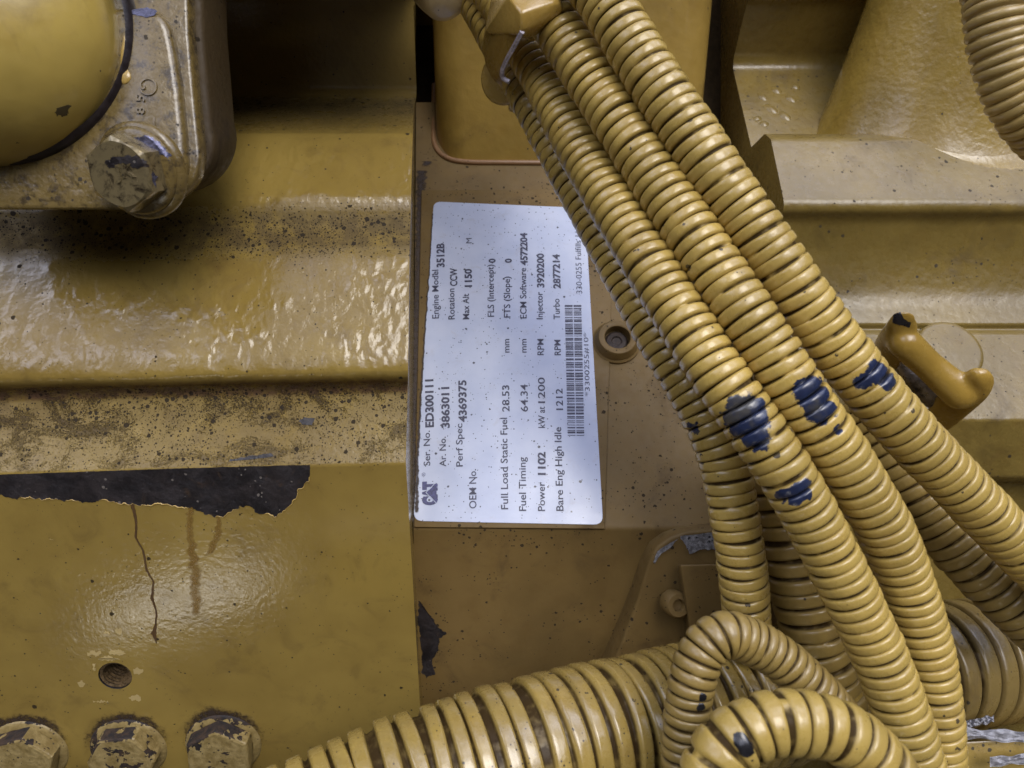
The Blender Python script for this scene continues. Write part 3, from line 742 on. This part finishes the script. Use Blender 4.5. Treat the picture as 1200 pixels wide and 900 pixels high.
# ------------------------------------------------------------------ data plate and its printing
dp = empty('data_plate', ctop.at(595, 615, 1.2))
tag(dp, 'pale blue white engine data plate printed with sideways specifications and a barcode', 'data plate')
cor = [(508.5, 238), (685.5, 245.5), (706.5, 616), (484.8, 611.5)]
cpt = [ctop.at(x, y, 1.35) for x, y in cor]
def rounded(pts, r, n=6):
    out = []; m = len(pts)
    for i in range(m):
        p, a, b = pts[i], pts[i - 1], pts[(i + 1) % m]; s = p + (a - p).normalized() * r; e = p + (b - p).normalized() * r
        for k in range(n + 1):
            q = k / n; out.append(s * (1 - q) ** 2 + p * 2 * q * (1 - q) + e * q * q)
    return out
rp = rounded(cpt, 4.2)
obj('plate', plate(rp, [p - ctop.n * .5 for p in rp], .1, 1), M['label'], dp)
def ttext(body, px, py0, py1, w, parent, mat, bold=0.0, name='lettering', off=1.5, plane=None, px1=None, extr=0.0):
    """text running up the plate: baseline at px, from py0 to py1; w = cap height in px"""
    pl = plane or ctop
    cu = bpy.data.curves.new('txt', 'FONT'); cu.body = body; cu.size = 1.0; cu.offset = bold; cu.resolution_u = 3; cu.extrude = 0
    to = bpy.data.objects.new('txt', cu); COL.objects.link(to)
    dg = bpy.context.evaluated_depsgraph_get(); me = to.evaluated_get(dg).to_mesh()
    xs = [v.co.x for v in me.vertices]; x0, x1 = min(xs), max(xs)
    a = pl.at(px, py0, off); b = pl.at(px if px1 is None else px1, py1, off)
    d = (b - a); L = d.length; d.normalize(); u = pl.n.cross(d).normalized()
    if u.x > 0 and name == 'lettering': u = -u
    sx = L / max(1e-6, x1 - x0); sy = (w / F * -((a + b) / 2).z) / .70
    bm = bmesh.new(); bm.from_mesh(me); to.to_mesh_clear() if False else None
    for v in bm.verts:
        v.co = a + d * ((v.co.x - x0) * sx) + u * (v.co.y * sy)
    COL.objects.unlink(to); bpy.data.objects.remove(to); bpy.data.curves.remove(cu)
    if extr:
        r_ = bmesh.ops.extrude_face_region(bm, geom=bm.faces[:])
        for e in r_['geom']:
            if isinstance(e, bmesh.types.BMVert): e.co += pl.n * extr
        return obj(name, bm, mat, parent, smooth=False)
    bm.normal_update()
    s = sum((f.normal * f.calc_area() for f in bm.faces), Vector())
    if s.dot(pl.n) < 0: bmesh.ops.reverse_faces(bm, faces=bm.faces[:])
    return obj(name, bm, mat, parent, smooth=False, recalc=False)
BO, RE = .036, .012
T = [('Ser. No.', 504.5, 547, 506, 7.6, RE), ('ED300111', 508.5, 502, 446, 9.4, BO), ('Ar. No.', 523, 548, 513, 7.6, RE), ('3863011', 527, 503, 455, 9.0, BO),
     ('Perf Spec', 542.5, 548, 498, 7.6, RE), ('4369375', 547, 496, 447, 9.0, BO), ('OEM No.', 558.5, 597, 551, 8.4, RE),
     ('Full Load Static Fuel', 595.5, 598, 491, 8.2, RE), ('28.53', 597, 484, 453, 8.4, RE), ('mm', 597, 415, 399, 7.4, RE),
     ('Fuel Timing', 616.5, 600, 537, 8.2, RE), ('64.34', 618.5, 484, 452, 8.4, RE), ('mm', 617, 415, 399, 7.4, RE),
     ('Power', 638.5, 600, 566, 8.2, RE), ('1102', 639, 558, 531, 8.6, BO), ('kW at', 638.5, 503, 478, 7.8, RE), ('1200', 638.5, 474, 444, 8.0, RE), ('RPM', 637, 418, 399, 7.4, RE),
     ('Bare Eng High Idle', 660, 600, 502, 8.2, RE), ('1212', 659.5, 482, 457, 7.8, RE), ('RPM', 657, 418, 400, 7.4, RE),
     ('Engine Model', 514.5, 375, 318, 7.6, RE), ('3512B', 521, 315, 287, 8.8, BO), ('Rotation', 533, 376, 340, 7.4, RE), ('CCW', 536, 337, 316, 8.2, RE * 2),
     ('Max Alt', 550, 376, 346, 7.4, RE), ('1150', 553, 338, 317, 8.0, BO), ('M', 553, 287, 281, 6.8, 0),
     ('FLS (Intercept)', 579, 373, 312, 7.4, RE), ('0', 580.5, 310, 305, 7.6, BO), ('FTS (Slope)', 598, 374, 326, 7.4, RE), ('0', 599.5, 310, 305, 7.6, BO),
     ('ECM Software', 617, 375, 316, 7.4, RE), ('4572204', 618, 313, 275, 8.0, BO), ('Injector', 636, 376, 344, 7.4, RE), ('3920200', 637.5, 339, 299, 8.0, BO),
     ('Turbo', 656, 376, 352, 7.4, RE), ('2877214', 656.5, 340, 300, 8.0, BO), ('330-0255 Fulfills 115-6819', 682, 346, 247, 6.8, -.002), ('*3300255#10*', 691, 466, 392, 5.6, -.002)]
for body, px, a, b, wd, bo in T:
    tx = ttext(body, px, a, b, wd, dp, M['ink'], bo, px1=px - (a - b) * .012 if px < 640 else px - (a - b) * .028)
# barcode: two columns of bars
rb = random.Random(3); bars = bmesh.new(); y = 512.0
def quad(bm, pts):
    f = bm.faces.new([bm.verts.new(p) for p in pts]); f.normal_update()
    if f.normal.dot(ctop.n) < 0: f.normal_flip()
while y > 358:
    hgt = rb.choice((.7, .7, .9, 1.5, 2.2)); gap = rb.choice((.6, .8, .8, 1.4, 2.0))
    y2 = max(357.5, y - hgt); s = (y - 357) / 155
    for c0, c1 in ((0, .47), (.53, 1.0)):
        xa = 661.5 + 3.5 * s + 19.4 * c0; xb = 661.5 + 3.5 * s + 19.4 * c1
        quad(bars, [ctop.at(xa, y, 1.5), ctop.at(xb, y, 1.5), ctop.at(xb, y2, 1.5), ctop.at(xa, y2, 1.5)])
    y = y2 - gap
obj('barcode', bars, M['ink'], dp, smooth=False, recalc=False)
# maker's mark at the foot of the plate: heavy letters with a triangle standing on the middle one
ttext('CAT', 511.5, 593, 565, 15, dp, M['ink_blue'], .085, name='lettering', off=1.48)
tri = bmesh.new()
quad3 = [ctop.at(x, y, 1.56) for x, y in ((512, 590), (512, 567), (500.5, 578.5))]
f = tri.faces.new([tri.verts.new(p) for p in quad3]); f.normal_update()
if f.normal.dot(ctop.n) < 0: f.normal_flip()
obj('emblem', tri, M['ink_blue'], dp, smooth=False, recalc=False)
trl = bmesh.new()
for (xa, ya), (xb, yb) in (((512.3, 591), (500, 578.5)), ((500, 578.5), (512.3, 566))):
    quad(trl, [ctop.at(xa, ya, 1.6), ctop.at(xb, yb, 1.6), ctop.at(xb - .9, yb, 1.6), ctop.at(xa - .9, ya + (.9 if ya > yb else -.9) * 0, 1.6)])
obj('emblem', trl, M['label'], dp, smooth=False, recalc=False)
ttext('®', 499, 559.5, 555, 4.2, dp, M['ink_blue'], 0, off=1.5)

strip_patch('edge_grime', Plane(cpt[0] + ctop.n * .25, cpt[3] + ctop.n * .25, cpt[1] + ctop.n * .25), [(507, 250), (503, 320), (497, 400), (493, 470), (489, 540), (488, 606)], [1.2, 1.2, 1.6, 2, 3, 4], M['seamgrime'], dp, .0, 2, 3)
strip_patch('seam_grime', ctop, [(494, 200), (492, 300), (488, 400), (484.5, 500), (483.5, 616)], [9, 9, 8, 6, 5], M['seamgrime'], cover, .15, 2, 5)
strip_patch('seam_grime', ctop, [(500, 120), (499, 160), (500, 200)], [9, 9, 9], M['seamgrime'], cover, .2, 2, 8)
# socket plug beside the plate
sc_ = ctop.at(722, 402); sr = 25 / F * -sc_.z
plug = empty('socket_plug', sc_); tag(plug, 'small round socket plug in stepped collar beside the data plate', 'plug')
obj('collar', lathe(sc_, ctop.n, [(sr * 1.12, 0), (sr * 1.12, 1.2), (sr * 1.02, 1.9), (sr * 1.0, 3.0), (sr * .95, 3.6), (sr * .93, 5.0), (sr * .86, 5.9), (sr * .66, 6.1), (sr * .60, 5.7), (sr * .57, 1.2), (0, 1.0)], 56), M['cover'], plug, ang=40)
obj('socket', lathe(sc_ + ctop.n * 1.2, ctop.n, [(sr * .55, .2), (sr * .46, .9), (sr * .26, 1.0), (sr * .2, .3), (0, .2)], 12), plain('dark_socket', (.03, .018, .012), rough=.6, var=.6, scale=.8), plug, ang=30)  # colour darkened to look like the shade of an open hole

# ------------------------------------------------------------------ pipe elbow and its bolted flange, upper left
el = []
ec = P(-22, 38, 247)
elbow = empty('pipe_elbow', ec); tag(elbow, 'big round dusty yellow pipe end at the upper left corner', 'pipe')
ax = Vector((.16, -.06, 1)).normalized(); er = 158 / F * 240
obj('pipe_body', lathe(ec, ax, [(er * .97, -60), (er * .99, -6)] + [(er * math.cos(R(4.5 * k)), er * .78 * math.sin(R(4.5 * k))) for k in range(20)] + [(0, er * .78)], 96), M['elbow'], elbow, ang=60)
obj('rim_shade', lathe(ec + Vector((3.2, 2.6, 0)), ax, [(er * 1.0, -8), (er * 1.045, -6), (er * 1.05, 0), (er * 1.03, 3), (er * .99, 4)], 96), plain('rim_shade_black', (.018, .012, .012), rough=.4, var=.4, scale=.2, bump=.15), elbow, ang=60)  # dark ring standing in for the shadow beside the pipe rim
fl = empty('pipe_flange', P(150, 200, 270)); tag(fl, 'worn cast flange hugging the round pipe with a lug for one big bolt', 'flange')
def lug(rgt, cx, cy, r, bot, topx, D, top=None):
    pts = [(-70, -60), (-70, bot), (cx - 10, bot)]
    for k in range(0, 13):
        a = R(90 - 97 * k / 12); pts.append((cx + r * math.cos(a), cy + (bot - cy if False else r) * math.sin(a)))
    pts += [(cx + r - 3, 150), (rgt, 100)] + ([(topx, 40), (topx - 3, -60)] if top is None else top)
    if top is not None: pts[0] = (-70, top[-1][1])
    return [P(x, y, D) for x, y in pts]
def ring_plate(o, thick, bev): return plate(o, [p - FWD * thick for p in o], bev, 3)
obj('front_pad', ring_plate(lug(209, 164, 192, 53, 247, 186, 252, [(203, 60), (198, 36), (193, 24), (184, 15), (172, 11), (150, 10)]), 9, 2.2), M['flange'], fl, ang=40)
obj('flange_plate', ring_plate(lug(226, 172, 184, 62, 246, 221, 256), 9, 1.2), M['flange'], fl, ang=40)
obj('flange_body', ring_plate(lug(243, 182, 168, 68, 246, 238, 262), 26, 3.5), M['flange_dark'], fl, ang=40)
fpl = Plane(P(100, 0, 252), P(200, 0, 252), P(200, 200, 252))
patch('scuff', fpl, [(150, 15), (160, 10), (172, 9), (184, 13), (181, 18), (172, 20), (160, 18)], plain('blue_grey_scuff', (.09, .09, .15), rough=.25, metal=.3, var=.5), fl, amp=1.6, step=1.5, seed=9, off=.15)
drip(fpl, 145.5, 88, 8.5, 11, fl, M['drip'])
drip(fpl, 145.5, 65, 4.5, 24, fl, M['drip'])
# cast marks running down the pad
cm_ = [lathe(fpl.at(174, 102, 0), fpl.n, [(3.2, 0), (3.0, .5), (2.5, .5), (2.3, 0)], 32)]
obj('cast_mark', merge(cm_), M['flange'], fl, ang=60)
def emboss(body, px, py0, py1, wd): return ttext(body, px, py0, py1, wd, fl, M['flange'], .01, name='cast_mark', off=.02, plane=fpl, extr=.55)
emboss('C', 171, 105.5, 99.5, 5.5); emboss('8 5', 170, 134, 112, 10); emboss('L', 182, 148, 138, 14)
# big bolt through the lug
fb = empty('flange_bolt', P(168, 198, 252)); tag(fb, 'large scuffed hex bolt with round washer holding the pipe flange', 'bolt')
bax = (FWD + Vector((-.16, .02, 0))).normalized()
wc = P(169, 200, 252) + FWD * .2
obj('washer', lathe(wc, bax, [(16.0, 0), (16.0, 2.2), (15.2, 3.2), (14.2, 3.4), (14.0, 4.6), (13.2, 5.3), (8, 5.4)], 64), M['flange'], fb, ang=45)
M['bolt_worn'] = paint('worn_bolt_paint', base=(.24, .19, .095), rough=.17, peel=.35, peel_scale=.25, dirt=.5, speck=.35, mottle=.95)
M['bolt_worn'].node_tree.nodes['Principled BSDF'].inputs['Metallic'].default_value = .45
obj('bolt_head', hexhead(wc + bax * 5.0, bax, 12.4, 8.5, .52, .22, .8), M['bolt_worn'], fb, ang=28)
be1, be2, _ = basis(bax)
bpl = Plane(wc + bax * 13.5, wc + bax * 13.5 + be1, wc + bax * 13.5 + be2)
ttext('JK', 136, 209, 207, 15, fb, M['bolt_worn'], .02, name='cast_mark', off=.0, plane=bpl, px1=160, extr=.4)
M['scrape'] = plain('steel_scrape', (.13, .13, .20), rough=.22, metal=.6, var=.7, scale=.5)
fbh = [o for o in fb.children if o.name.startswith('bolt_head')][0]; fbw = [o for o in fb.children if o.name.startswith('washer')][0]
decal('scrape', fbw, [(150, 160), (170, 158), (190, 168), (203, 182), (196, 186), (180, 176), (160, 170)], M['scrape'], fb, seed=6, amp=3)
decal('scrape', fbh, [(120, 192), (140, 180), (165, 184), (176, 196), (160, 196), (140, 192), (126, 200)], M['bare'], fb, seed=8, amp=4)
decal('scrape', fbh, [(176, 196), (184, 206), (183, 222), (178, 214)], M['scrape'], fb, seed=9, amp=2)

# ------------------------------------------------------------------ corrugated hoses
def hose(name, pts, r, pitch, label, mat, depth=.19, p=4.6, q=1.6, wear=(), n=36, seed=0, cat='hose', group='corrugated yellow hoses', slit=0.08, bridge=1.0, stretch=.14, wob=.02, gdark=1.0, dark=None):
    ctr = [P(*a) for a in pts]; rnd = random.Random(seed)
    ts = [.0, .04, .08, .13, .2, .3, .42, .58, .7, .8, .87, .92, .96]
    m = len(ts); fine = catmull(ctr, 30)
    acc = [0.0]
    for a, b in zip(fine, fine[1:]): acc.append(acc[-1] + (b - a).length)
    L = acc[-1]; ribs = int(L / pitch)
    bm = bmesh.new(); lw = bm.verts.layers.float.new('wear'); lg = bm.verts.layers.float.new('groove')
    wc_ = [(P(x, y, D), rad / F * D) for x, y, D, rad in wear]
    rings = []; j = 0; u = None; T0 = None; ph = rnd.random() * 10
    for k in range(ribs):
        tl = rnd.uniform(-1, 1) * .045; tb = rnd.uniform(-1, 1) * .045; rs = 1 + rnd.uniform(-1, 1) * .018; sh = rnd.uniform(-.04, .04)
        for t in ts:
            s = (k + t + sh * min(1, 4 * min(t, 1 - t)) + stretch * noise.noise(Vector(((k + t) * .13, ph, 0)))) * pitch; s = max(0.0, min(L, s))
            while j < len(acc) - 2 and acc[j + 1] < s: j += 1
            while j > 0 and acc[j] > s: j -= 1
            f = (s - acc[j]) / max(1e-9, acc[j + 1] - acc[j]); c = fine[j].lerp(fine[j + 1], f)
            a, b = fine[max(0, j - 2)], fine[min(len(fine) - 1, j + 3)]; T1 = (b - a).normalized()
            if u is None: u = basis(T1, Vector((0, 0, 1)))[1]
            u = (u - T1 * u.dot(T1)).normalized(); v = T1.cross(u)
            x = abs(2 * t - 1)
            if slit > 0: x = max(0.0, min(1.0, x * (1 + slit)))
            h0 = (max(0.0, 1 - x ** p)) ** (1 / q)
            ring = []
            for i in range(n):
                an = 2 * math.pi * i / n
                d = u * math.cos(an) + v * math.sin(an)
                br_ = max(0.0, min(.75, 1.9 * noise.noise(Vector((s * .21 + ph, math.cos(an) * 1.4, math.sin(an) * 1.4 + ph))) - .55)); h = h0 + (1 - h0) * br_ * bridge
                rr = r * rs * (1 - depth * (1 - h))
                co = c + d * rr * (1 + wob * noise.noise(Vector((k * .9 + ph, math.cos(an) * 1.3, math.sin(an) * 1.3)))) + T1 * r * (tl * math.cos(an) + tb * math.sin(an))
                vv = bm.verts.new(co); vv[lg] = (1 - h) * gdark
                wv = 0.0
                for wcx, wr in wc_:
                    dd = (co - wcx).length / wr
                    wv = max(wv, 1.3 - dd * .66)
                vv[lw] = max(0.0, min(1.0, wv)); ring.append(vv)
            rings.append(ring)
    for A, B in zip(rings, rings[1:]):
        for i in range(n): bm.faces.new((A[i], A[(i + 1) % n], B[(i + 1) % n], B[i]))
    bm.faces.new(rings[0][::-1]); bm.faces.new(rings[-1])
    o = obj(name, bm, mat, ang=75)
    tag(o, label, cat, group); return o
H = {}
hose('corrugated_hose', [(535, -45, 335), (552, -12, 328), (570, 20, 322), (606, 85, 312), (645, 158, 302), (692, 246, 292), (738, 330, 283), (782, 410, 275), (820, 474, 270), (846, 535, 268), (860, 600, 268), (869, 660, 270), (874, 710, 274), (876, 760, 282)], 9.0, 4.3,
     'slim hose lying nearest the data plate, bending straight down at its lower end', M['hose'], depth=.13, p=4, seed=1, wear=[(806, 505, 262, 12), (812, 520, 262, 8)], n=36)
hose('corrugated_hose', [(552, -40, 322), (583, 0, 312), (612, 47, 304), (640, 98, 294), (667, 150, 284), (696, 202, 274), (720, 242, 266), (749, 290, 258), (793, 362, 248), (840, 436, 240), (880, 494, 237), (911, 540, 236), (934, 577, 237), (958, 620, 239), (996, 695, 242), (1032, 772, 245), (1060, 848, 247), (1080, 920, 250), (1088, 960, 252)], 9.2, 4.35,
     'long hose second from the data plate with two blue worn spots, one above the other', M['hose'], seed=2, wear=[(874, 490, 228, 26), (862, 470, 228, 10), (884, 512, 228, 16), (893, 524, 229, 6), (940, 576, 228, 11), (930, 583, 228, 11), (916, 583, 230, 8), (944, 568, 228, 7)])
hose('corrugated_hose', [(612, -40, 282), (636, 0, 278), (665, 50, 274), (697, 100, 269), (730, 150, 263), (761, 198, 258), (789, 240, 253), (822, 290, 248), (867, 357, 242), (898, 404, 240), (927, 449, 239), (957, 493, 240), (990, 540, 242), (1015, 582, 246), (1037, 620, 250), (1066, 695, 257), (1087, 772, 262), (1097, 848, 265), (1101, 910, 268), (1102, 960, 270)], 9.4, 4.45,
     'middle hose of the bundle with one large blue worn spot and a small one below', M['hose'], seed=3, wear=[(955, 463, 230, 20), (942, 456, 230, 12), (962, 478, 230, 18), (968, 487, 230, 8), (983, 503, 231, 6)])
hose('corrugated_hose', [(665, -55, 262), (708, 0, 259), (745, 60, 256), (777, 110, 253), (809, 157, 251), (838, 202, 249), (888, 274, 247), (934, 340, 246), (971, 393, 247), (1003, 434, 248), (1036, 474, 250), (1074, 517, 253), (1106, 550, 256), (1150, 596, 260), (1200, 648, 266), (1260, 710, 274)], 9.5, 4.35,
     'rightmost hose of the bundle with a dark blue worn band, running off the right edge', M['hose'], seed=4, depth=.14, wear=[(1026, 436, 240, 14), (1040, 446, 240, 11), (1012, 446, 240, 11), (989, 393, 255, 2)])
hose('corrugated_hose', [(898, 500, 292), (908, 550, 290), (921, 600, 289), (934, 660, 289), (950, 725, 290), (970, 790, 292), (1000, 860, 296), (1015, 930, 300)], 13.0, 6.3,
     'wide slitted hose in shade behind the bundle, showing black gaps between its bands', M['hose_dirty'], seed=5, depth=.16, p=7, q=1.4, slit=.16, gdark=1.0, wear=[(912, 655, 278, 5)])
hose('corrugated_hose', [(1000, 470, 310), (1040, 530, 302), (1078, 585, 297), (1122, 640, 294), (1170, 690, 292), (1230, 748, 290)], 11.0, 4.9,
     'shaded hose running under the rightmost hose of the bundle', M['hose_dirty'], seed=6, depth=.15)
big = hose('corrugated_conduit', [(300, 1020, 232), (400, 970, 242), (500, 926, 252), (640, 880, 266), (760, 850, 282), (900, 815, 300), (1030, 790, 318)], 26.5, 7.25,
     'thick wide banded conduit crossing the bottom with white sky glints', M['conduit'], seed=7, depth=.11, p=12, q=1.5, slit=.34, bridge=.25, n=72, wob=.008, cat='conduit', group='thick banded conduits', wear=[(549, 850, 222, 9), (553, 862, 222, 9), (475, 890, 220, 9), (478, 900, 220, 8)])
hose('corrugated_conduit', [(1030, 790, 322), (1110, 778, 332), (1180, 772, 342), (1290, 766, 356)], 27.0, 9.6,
     'thick dark conduit at the right edge behind the bundle', M['conduit_dark'], seed=8, depth=.11, p=12, q=1.5, slit=.22, bridge=.25, n=72, wob=.008, cat='conduit', group='thick banded conduits')
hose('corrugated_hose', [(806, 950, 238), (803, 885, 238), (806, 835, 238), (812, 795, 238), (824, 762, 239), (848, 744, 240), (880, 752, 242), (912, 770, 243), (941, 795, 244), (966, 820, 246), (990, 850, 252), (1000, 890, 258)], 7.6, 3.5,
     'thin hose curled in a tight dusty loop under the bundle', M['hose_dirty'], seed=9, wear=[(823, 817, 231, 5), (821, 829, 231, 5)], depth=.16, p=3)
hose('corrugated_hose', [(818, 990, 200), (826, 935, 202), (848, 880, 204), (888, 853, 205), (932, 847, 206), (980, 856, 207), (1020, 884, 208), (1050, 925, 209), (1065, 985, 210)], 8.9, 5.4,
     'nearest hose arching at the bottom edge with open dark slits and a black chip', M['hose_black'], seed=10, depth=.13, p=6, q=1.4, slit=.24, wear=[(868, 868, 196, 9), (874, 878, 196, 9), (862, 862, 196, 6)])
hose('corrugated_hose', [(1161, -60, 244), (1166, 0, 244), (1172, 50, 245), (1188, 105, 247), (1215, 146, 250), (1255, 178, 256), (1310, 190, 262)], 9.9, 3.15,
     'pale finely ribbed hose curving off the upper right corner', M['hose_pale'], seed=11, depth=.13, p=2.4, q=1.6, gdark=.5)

# ------------------------------------------------------------------ clamp at the head of the bundle
cp = empty('hose_clamp', P(600, 60, 290)); tag(cp, 'folded yellow hose clamp with hex nut gripping the two slim hoses at the top', 'clamp')
obj('nut', hull([P(596, -4, 262), P(640, -10, 262), P(610, 15, 258), P(655, 1, 261), P(611, 40, 262), P(660, 14, 266), P(575, 0, 285), P(567, 40, 287), P(625, 46, 275), P(600, -20, 285), P(660, -20, 285)], 1.0), M['clamp'], cp, ang=30)
# the strap bends down round the hoses
st = []
for k, (x0, y0, x1, y1, D0, D1) in enumerate([(577, -8, 612, 36, 292, 267), (567, 42, 611, 40, 292, 266), (568, 70, 600, 62, 294, 276), (577, 92, 589, 84, 296, 287), (588, 100, 592, 97, 297, 293)]):
    st.append((P(x0, y0, D0), P(x1, y1, D1)))
bms = bmesh.new(); rows = []
sc_pts = [(catmull([s[0] for s in st], 6)), (catmull([s[1] for s in st], 6))]
for a, b in zip(*sc_pts):
    rows.append([bms.verts.new(a.lerp(b, t) + Vector((0, 0, 3.2 * math.sin(math.pi * t)))) for t in (0, .2, .4, .6, .8, 1)])
for A, B in zip(rows, rows[1:]):
    for i in range(5): bms.faces.new((A[i], A[i + 1], B[i + 1], B[i]))
bmesh.ops.solidify(bms, geom=bms.faces[:], thickness=1.6)
obj('strap', bms, M['clamp'], cp, ang=50)
lip = [P(*a) for a in ((612, 37, 262), (604, 52, 268), (595, 68, 275), (589, 82, 281), (589, 91, 284), (597, 96, 284))]
obj('strap_lip', sweep(catmull(lip, 8), [.9] * 200, 10), plain('lip_highlight', (.42, .38, .42), rough=.25, metal=.3, var=.3), cp, ang=60)  # lavender highlight of the strap edge painted as a pale lip
obj('washer', lathe(P(592, 92, 318), Vector((-.45, -.25, .85)), [(0, -1), (10.5, -1), (11, 0), (11, 1.5), (10.2, 2.3), (0, 2.4)], 48), M['clamp'], cp, ang=40)
obj('spacer', hull([P(596, 90, 318), P(640, 100, 318), P(596, 130, 318), P(632, 143, 318), P(596, 90, 345), P(640, 100, 345), P(596, 130, 345), P(632, 143, 345)], .8), M['clamp'], cp, ang=30)
hf = obj('hose_fitting', sweep([P(500, -30, 330), P(516, -12, 322), P(521, -3, 318), P(523, 0, 316.5)], [12, 11.5, 10.2, 7.0], 32), paint('fitting_paint', base=(.42, .32, .16), rough=.4, dirt=.4, speck=.05, dust=.2), ang=50)
tag(hf, 'grey tan rounded fitting at the top edge left of the clamp', 'fitting')

# ------------------------------------------------------------------ fork on the right-hand shelf
fk = empty('forked_lug', P(1090, 470, 330)); tag(fk, 'two pronged yellow lug with a black chip standing on the right shelf', 'lug')
def capsule(pts, rad, n=24):
    pp = catmull(pts, 8); k = len(pp); rr = []
    m = len(rad)
    for i in range(k):
        t = i / (k - 1) * (m - 1); a = min(int(t), m - 2); rr.append(rad[a] + (rad[a + 1] - rad[a]) * (t - a))
    d0 = (pp[0] - pp[1]).normalized(); d1 = (pp[-1] - pp[-2]).normalized(); e0, e1 = [], []
    for q in range(1, 6):
        an = math.pi / 2 * q / 6
        e0.append((pp[0] + d0 * rr[0] * math.sin(an), rr[0] * math.cos(an))); e1.append((pp[-1] + d1 * rr[-1] * math.sin(an), rr[-1] * math.cos(an)))
    allp = [p for p, _ in e0[::-1]] + pp + [p for p, _ in e1]; allr = [r for _, r in e0[::-1]] + rr + [r for _, r in e1]
    return sweep(allp, allr, n)
def hullp(q): return hull([P(*a) for a in q], 1.6)
fork = merge([hullp([(1048, 361, 294), (1074, 364, 294), (1083, 382, 297), (1066, 402, 302), (1040, 384, 300), (1022, 398, 322), (1012, 436, 338), (1040, 452, 330), (1062, 420, 318)]),
              hullp([(1134, 430, 300), (1158, 426, 298), (1172, 444, 298), (1158, 470, 302), (1126, 456, 306), (1146, 440, 296), (1096, 458, 320), (1068, 500, 338), (1100, 520, 338), (1138, 486, 314)]),
              capsule([P(1060, 402, 305), P(1088, 428, 308), P(1124, 460, 309)], [6.8, 6.2, 7.2]),
              capsule([P(1020, 440, 336), P(1045, 490, 338), P(1085, 510, 338)], [8, 8, 8])])
fo = obj('fork', fork, M['fork'], fk, ang=80)
rm = fo.modifiers.new('weld', 'REMESH'); rm.mode = 'VOXEL'; rm.voxel_size = .0009; rm.use_smooth_shade = True
sm = fo.modifiers.new('soften', 'SMOOTH'); sm.factor = .5; sm.iterations = 18
decal('bare_patch', fo, [(1047, 366), (1056, 364), (1060, 372), (1068, 378), (1066, 385), (1056, 382), (1046, 378)], M['black'], fk, seed=3)
decal('bare_patch', fo, [(1123, 424), (1130, 420), (1134, 425), (1128, 431)], M['steel'], fk, seed=4)
ftip = Plane(P(1050, 380, 288.4), P(1070, 385, 288.6), P(1060, 410, 297))
obj('pin', capsule([P(1060, 425, 330), P(1076, 446, 326), P(1094, 466, 326)], [5, 5, 5]), M['steel'], fk, ang=60)

# ------------------------------------------------------------------ bracket under the cover
br = empty('mounting_bracket', P(790, 740, 305)); tag(br, 'dark tan cast bracket with chipped grey corner under the hoses', 'bracket')
bo = [(690, 850), (727, 757), (747, 703), (760, 660), (770, 641), (785, 630), (805, 623), (850, 619), (915, 619), (930, 850)]
bf = [P(x, y, 306 + (y - 620) * .10) for x, y in bo]; bb = [p + Vector((-2, 0, -22)) for p in bf]
obj('bracket_plate', plate(bf, bb, 1.4, 3), M['cover'], br, ang=40)
ib = [(797, 662), (900, 660), (905, 860), (826, 860), (812, 770), (806, 720)]
obj('raised_block', plate([P(x, y, 296 + (y - 660) * .09) for x, y in ib], [P(x - (6 if x < 850 else 0), y, 318) for x, y in ib], 1.0, 3), M['cover'], br, ang=40)
obj('stud', lathe(P(792, 708, 306), Vector((.2, .1, 1)), [(5.5, -4), (5.5, 2), (4.6, 3), (2.6, 3), (2.2, .5), (0, .2)], 32), M['cover'], br, ang=45)
bpl2 = Plane(P(800, 640, 308), P(840, 640, 308), P(800, 700, 314))
patch('bare_patch', bpl2, [(797, 627.5, .3), (845, 621, .3), (850, 645), (820, 642), (808, 648), (802, 636)], M['grey'], br, off=.8, amp=2, step=1.4, seed=21)
patch('bare_patch', bpl2, [(765, 658), (770, 645), (785, 635), (796, 629), (786, 640), (774, 648), (767, 660)], M['grey'], br, off=.8, amp=1, step=1.4, seed=22)

# ------------------------------------------------------------------ lower right clutter
sb = obj('support_bar', plate([P(1080, 872, 300), P(1260, 862, 300), P(1260, 960, 300), P(1080, 960, 300)], [P(1080, 868, 330), P(1260, 858, 330), P(1260, 960, 330), P(1080, 960, 330)], 1.0), M['conduit'], ang=40)
tag(sb, 'yellow bar in the bottom right corner under torn plastic', 'bar')
def film(name, a, b, wid, D, seed, label):
    bm = bmesh.new(); nx, ny = 60, 14; g = []
    for i in range(nx + 1):
        s = i / nx; cx = a[0] + (b[0] - a[0]) * s; cy = a[1] + (b[1] - a[1]) * s; row = []
        for j in range(ny + 1):
            t = j / ny - .5; ww = wid * (.75 + .5 * noise.noise(Vector((s * 6, seed, 0))))
            q = Vector((s * 9, t * 3, seed)); z = 2.6 * noise.noise(q) + 1.0 * noise.noise(q * 2.3)
            row.append(bm.verts.new(P(cx, cy + t * ww, D + z)))
        g.append(row)
    for i in range(nx):
        for j in range(ny): bm.faces.new((g[i][j], g[i + 1][j], g[i + 1][j + 1], g[i][j + 1]))
    bmesh.ops.solidify(bm, geom=bm.faces[:], thickness=.25)
    o = obj(name, bm, M['wrap'], ang=80); tag(o, label, 'plastic film'); return o
film('plastic_film', (1115, 858), (1260, 868), 17, 296, 1.0, 'crumpled clear plastic film stretched below the dark conduit')
film('plastic_film', (1160, 893), (1260, 884), 16, 292, 4.0, 'scrap of whitish plastic film at the very bottom right corner')
film('plastic_film', (1128, 850), (1165, 842), 12, 300, 7.0, 'short twist of clear film touching the underside of the dark conduit')
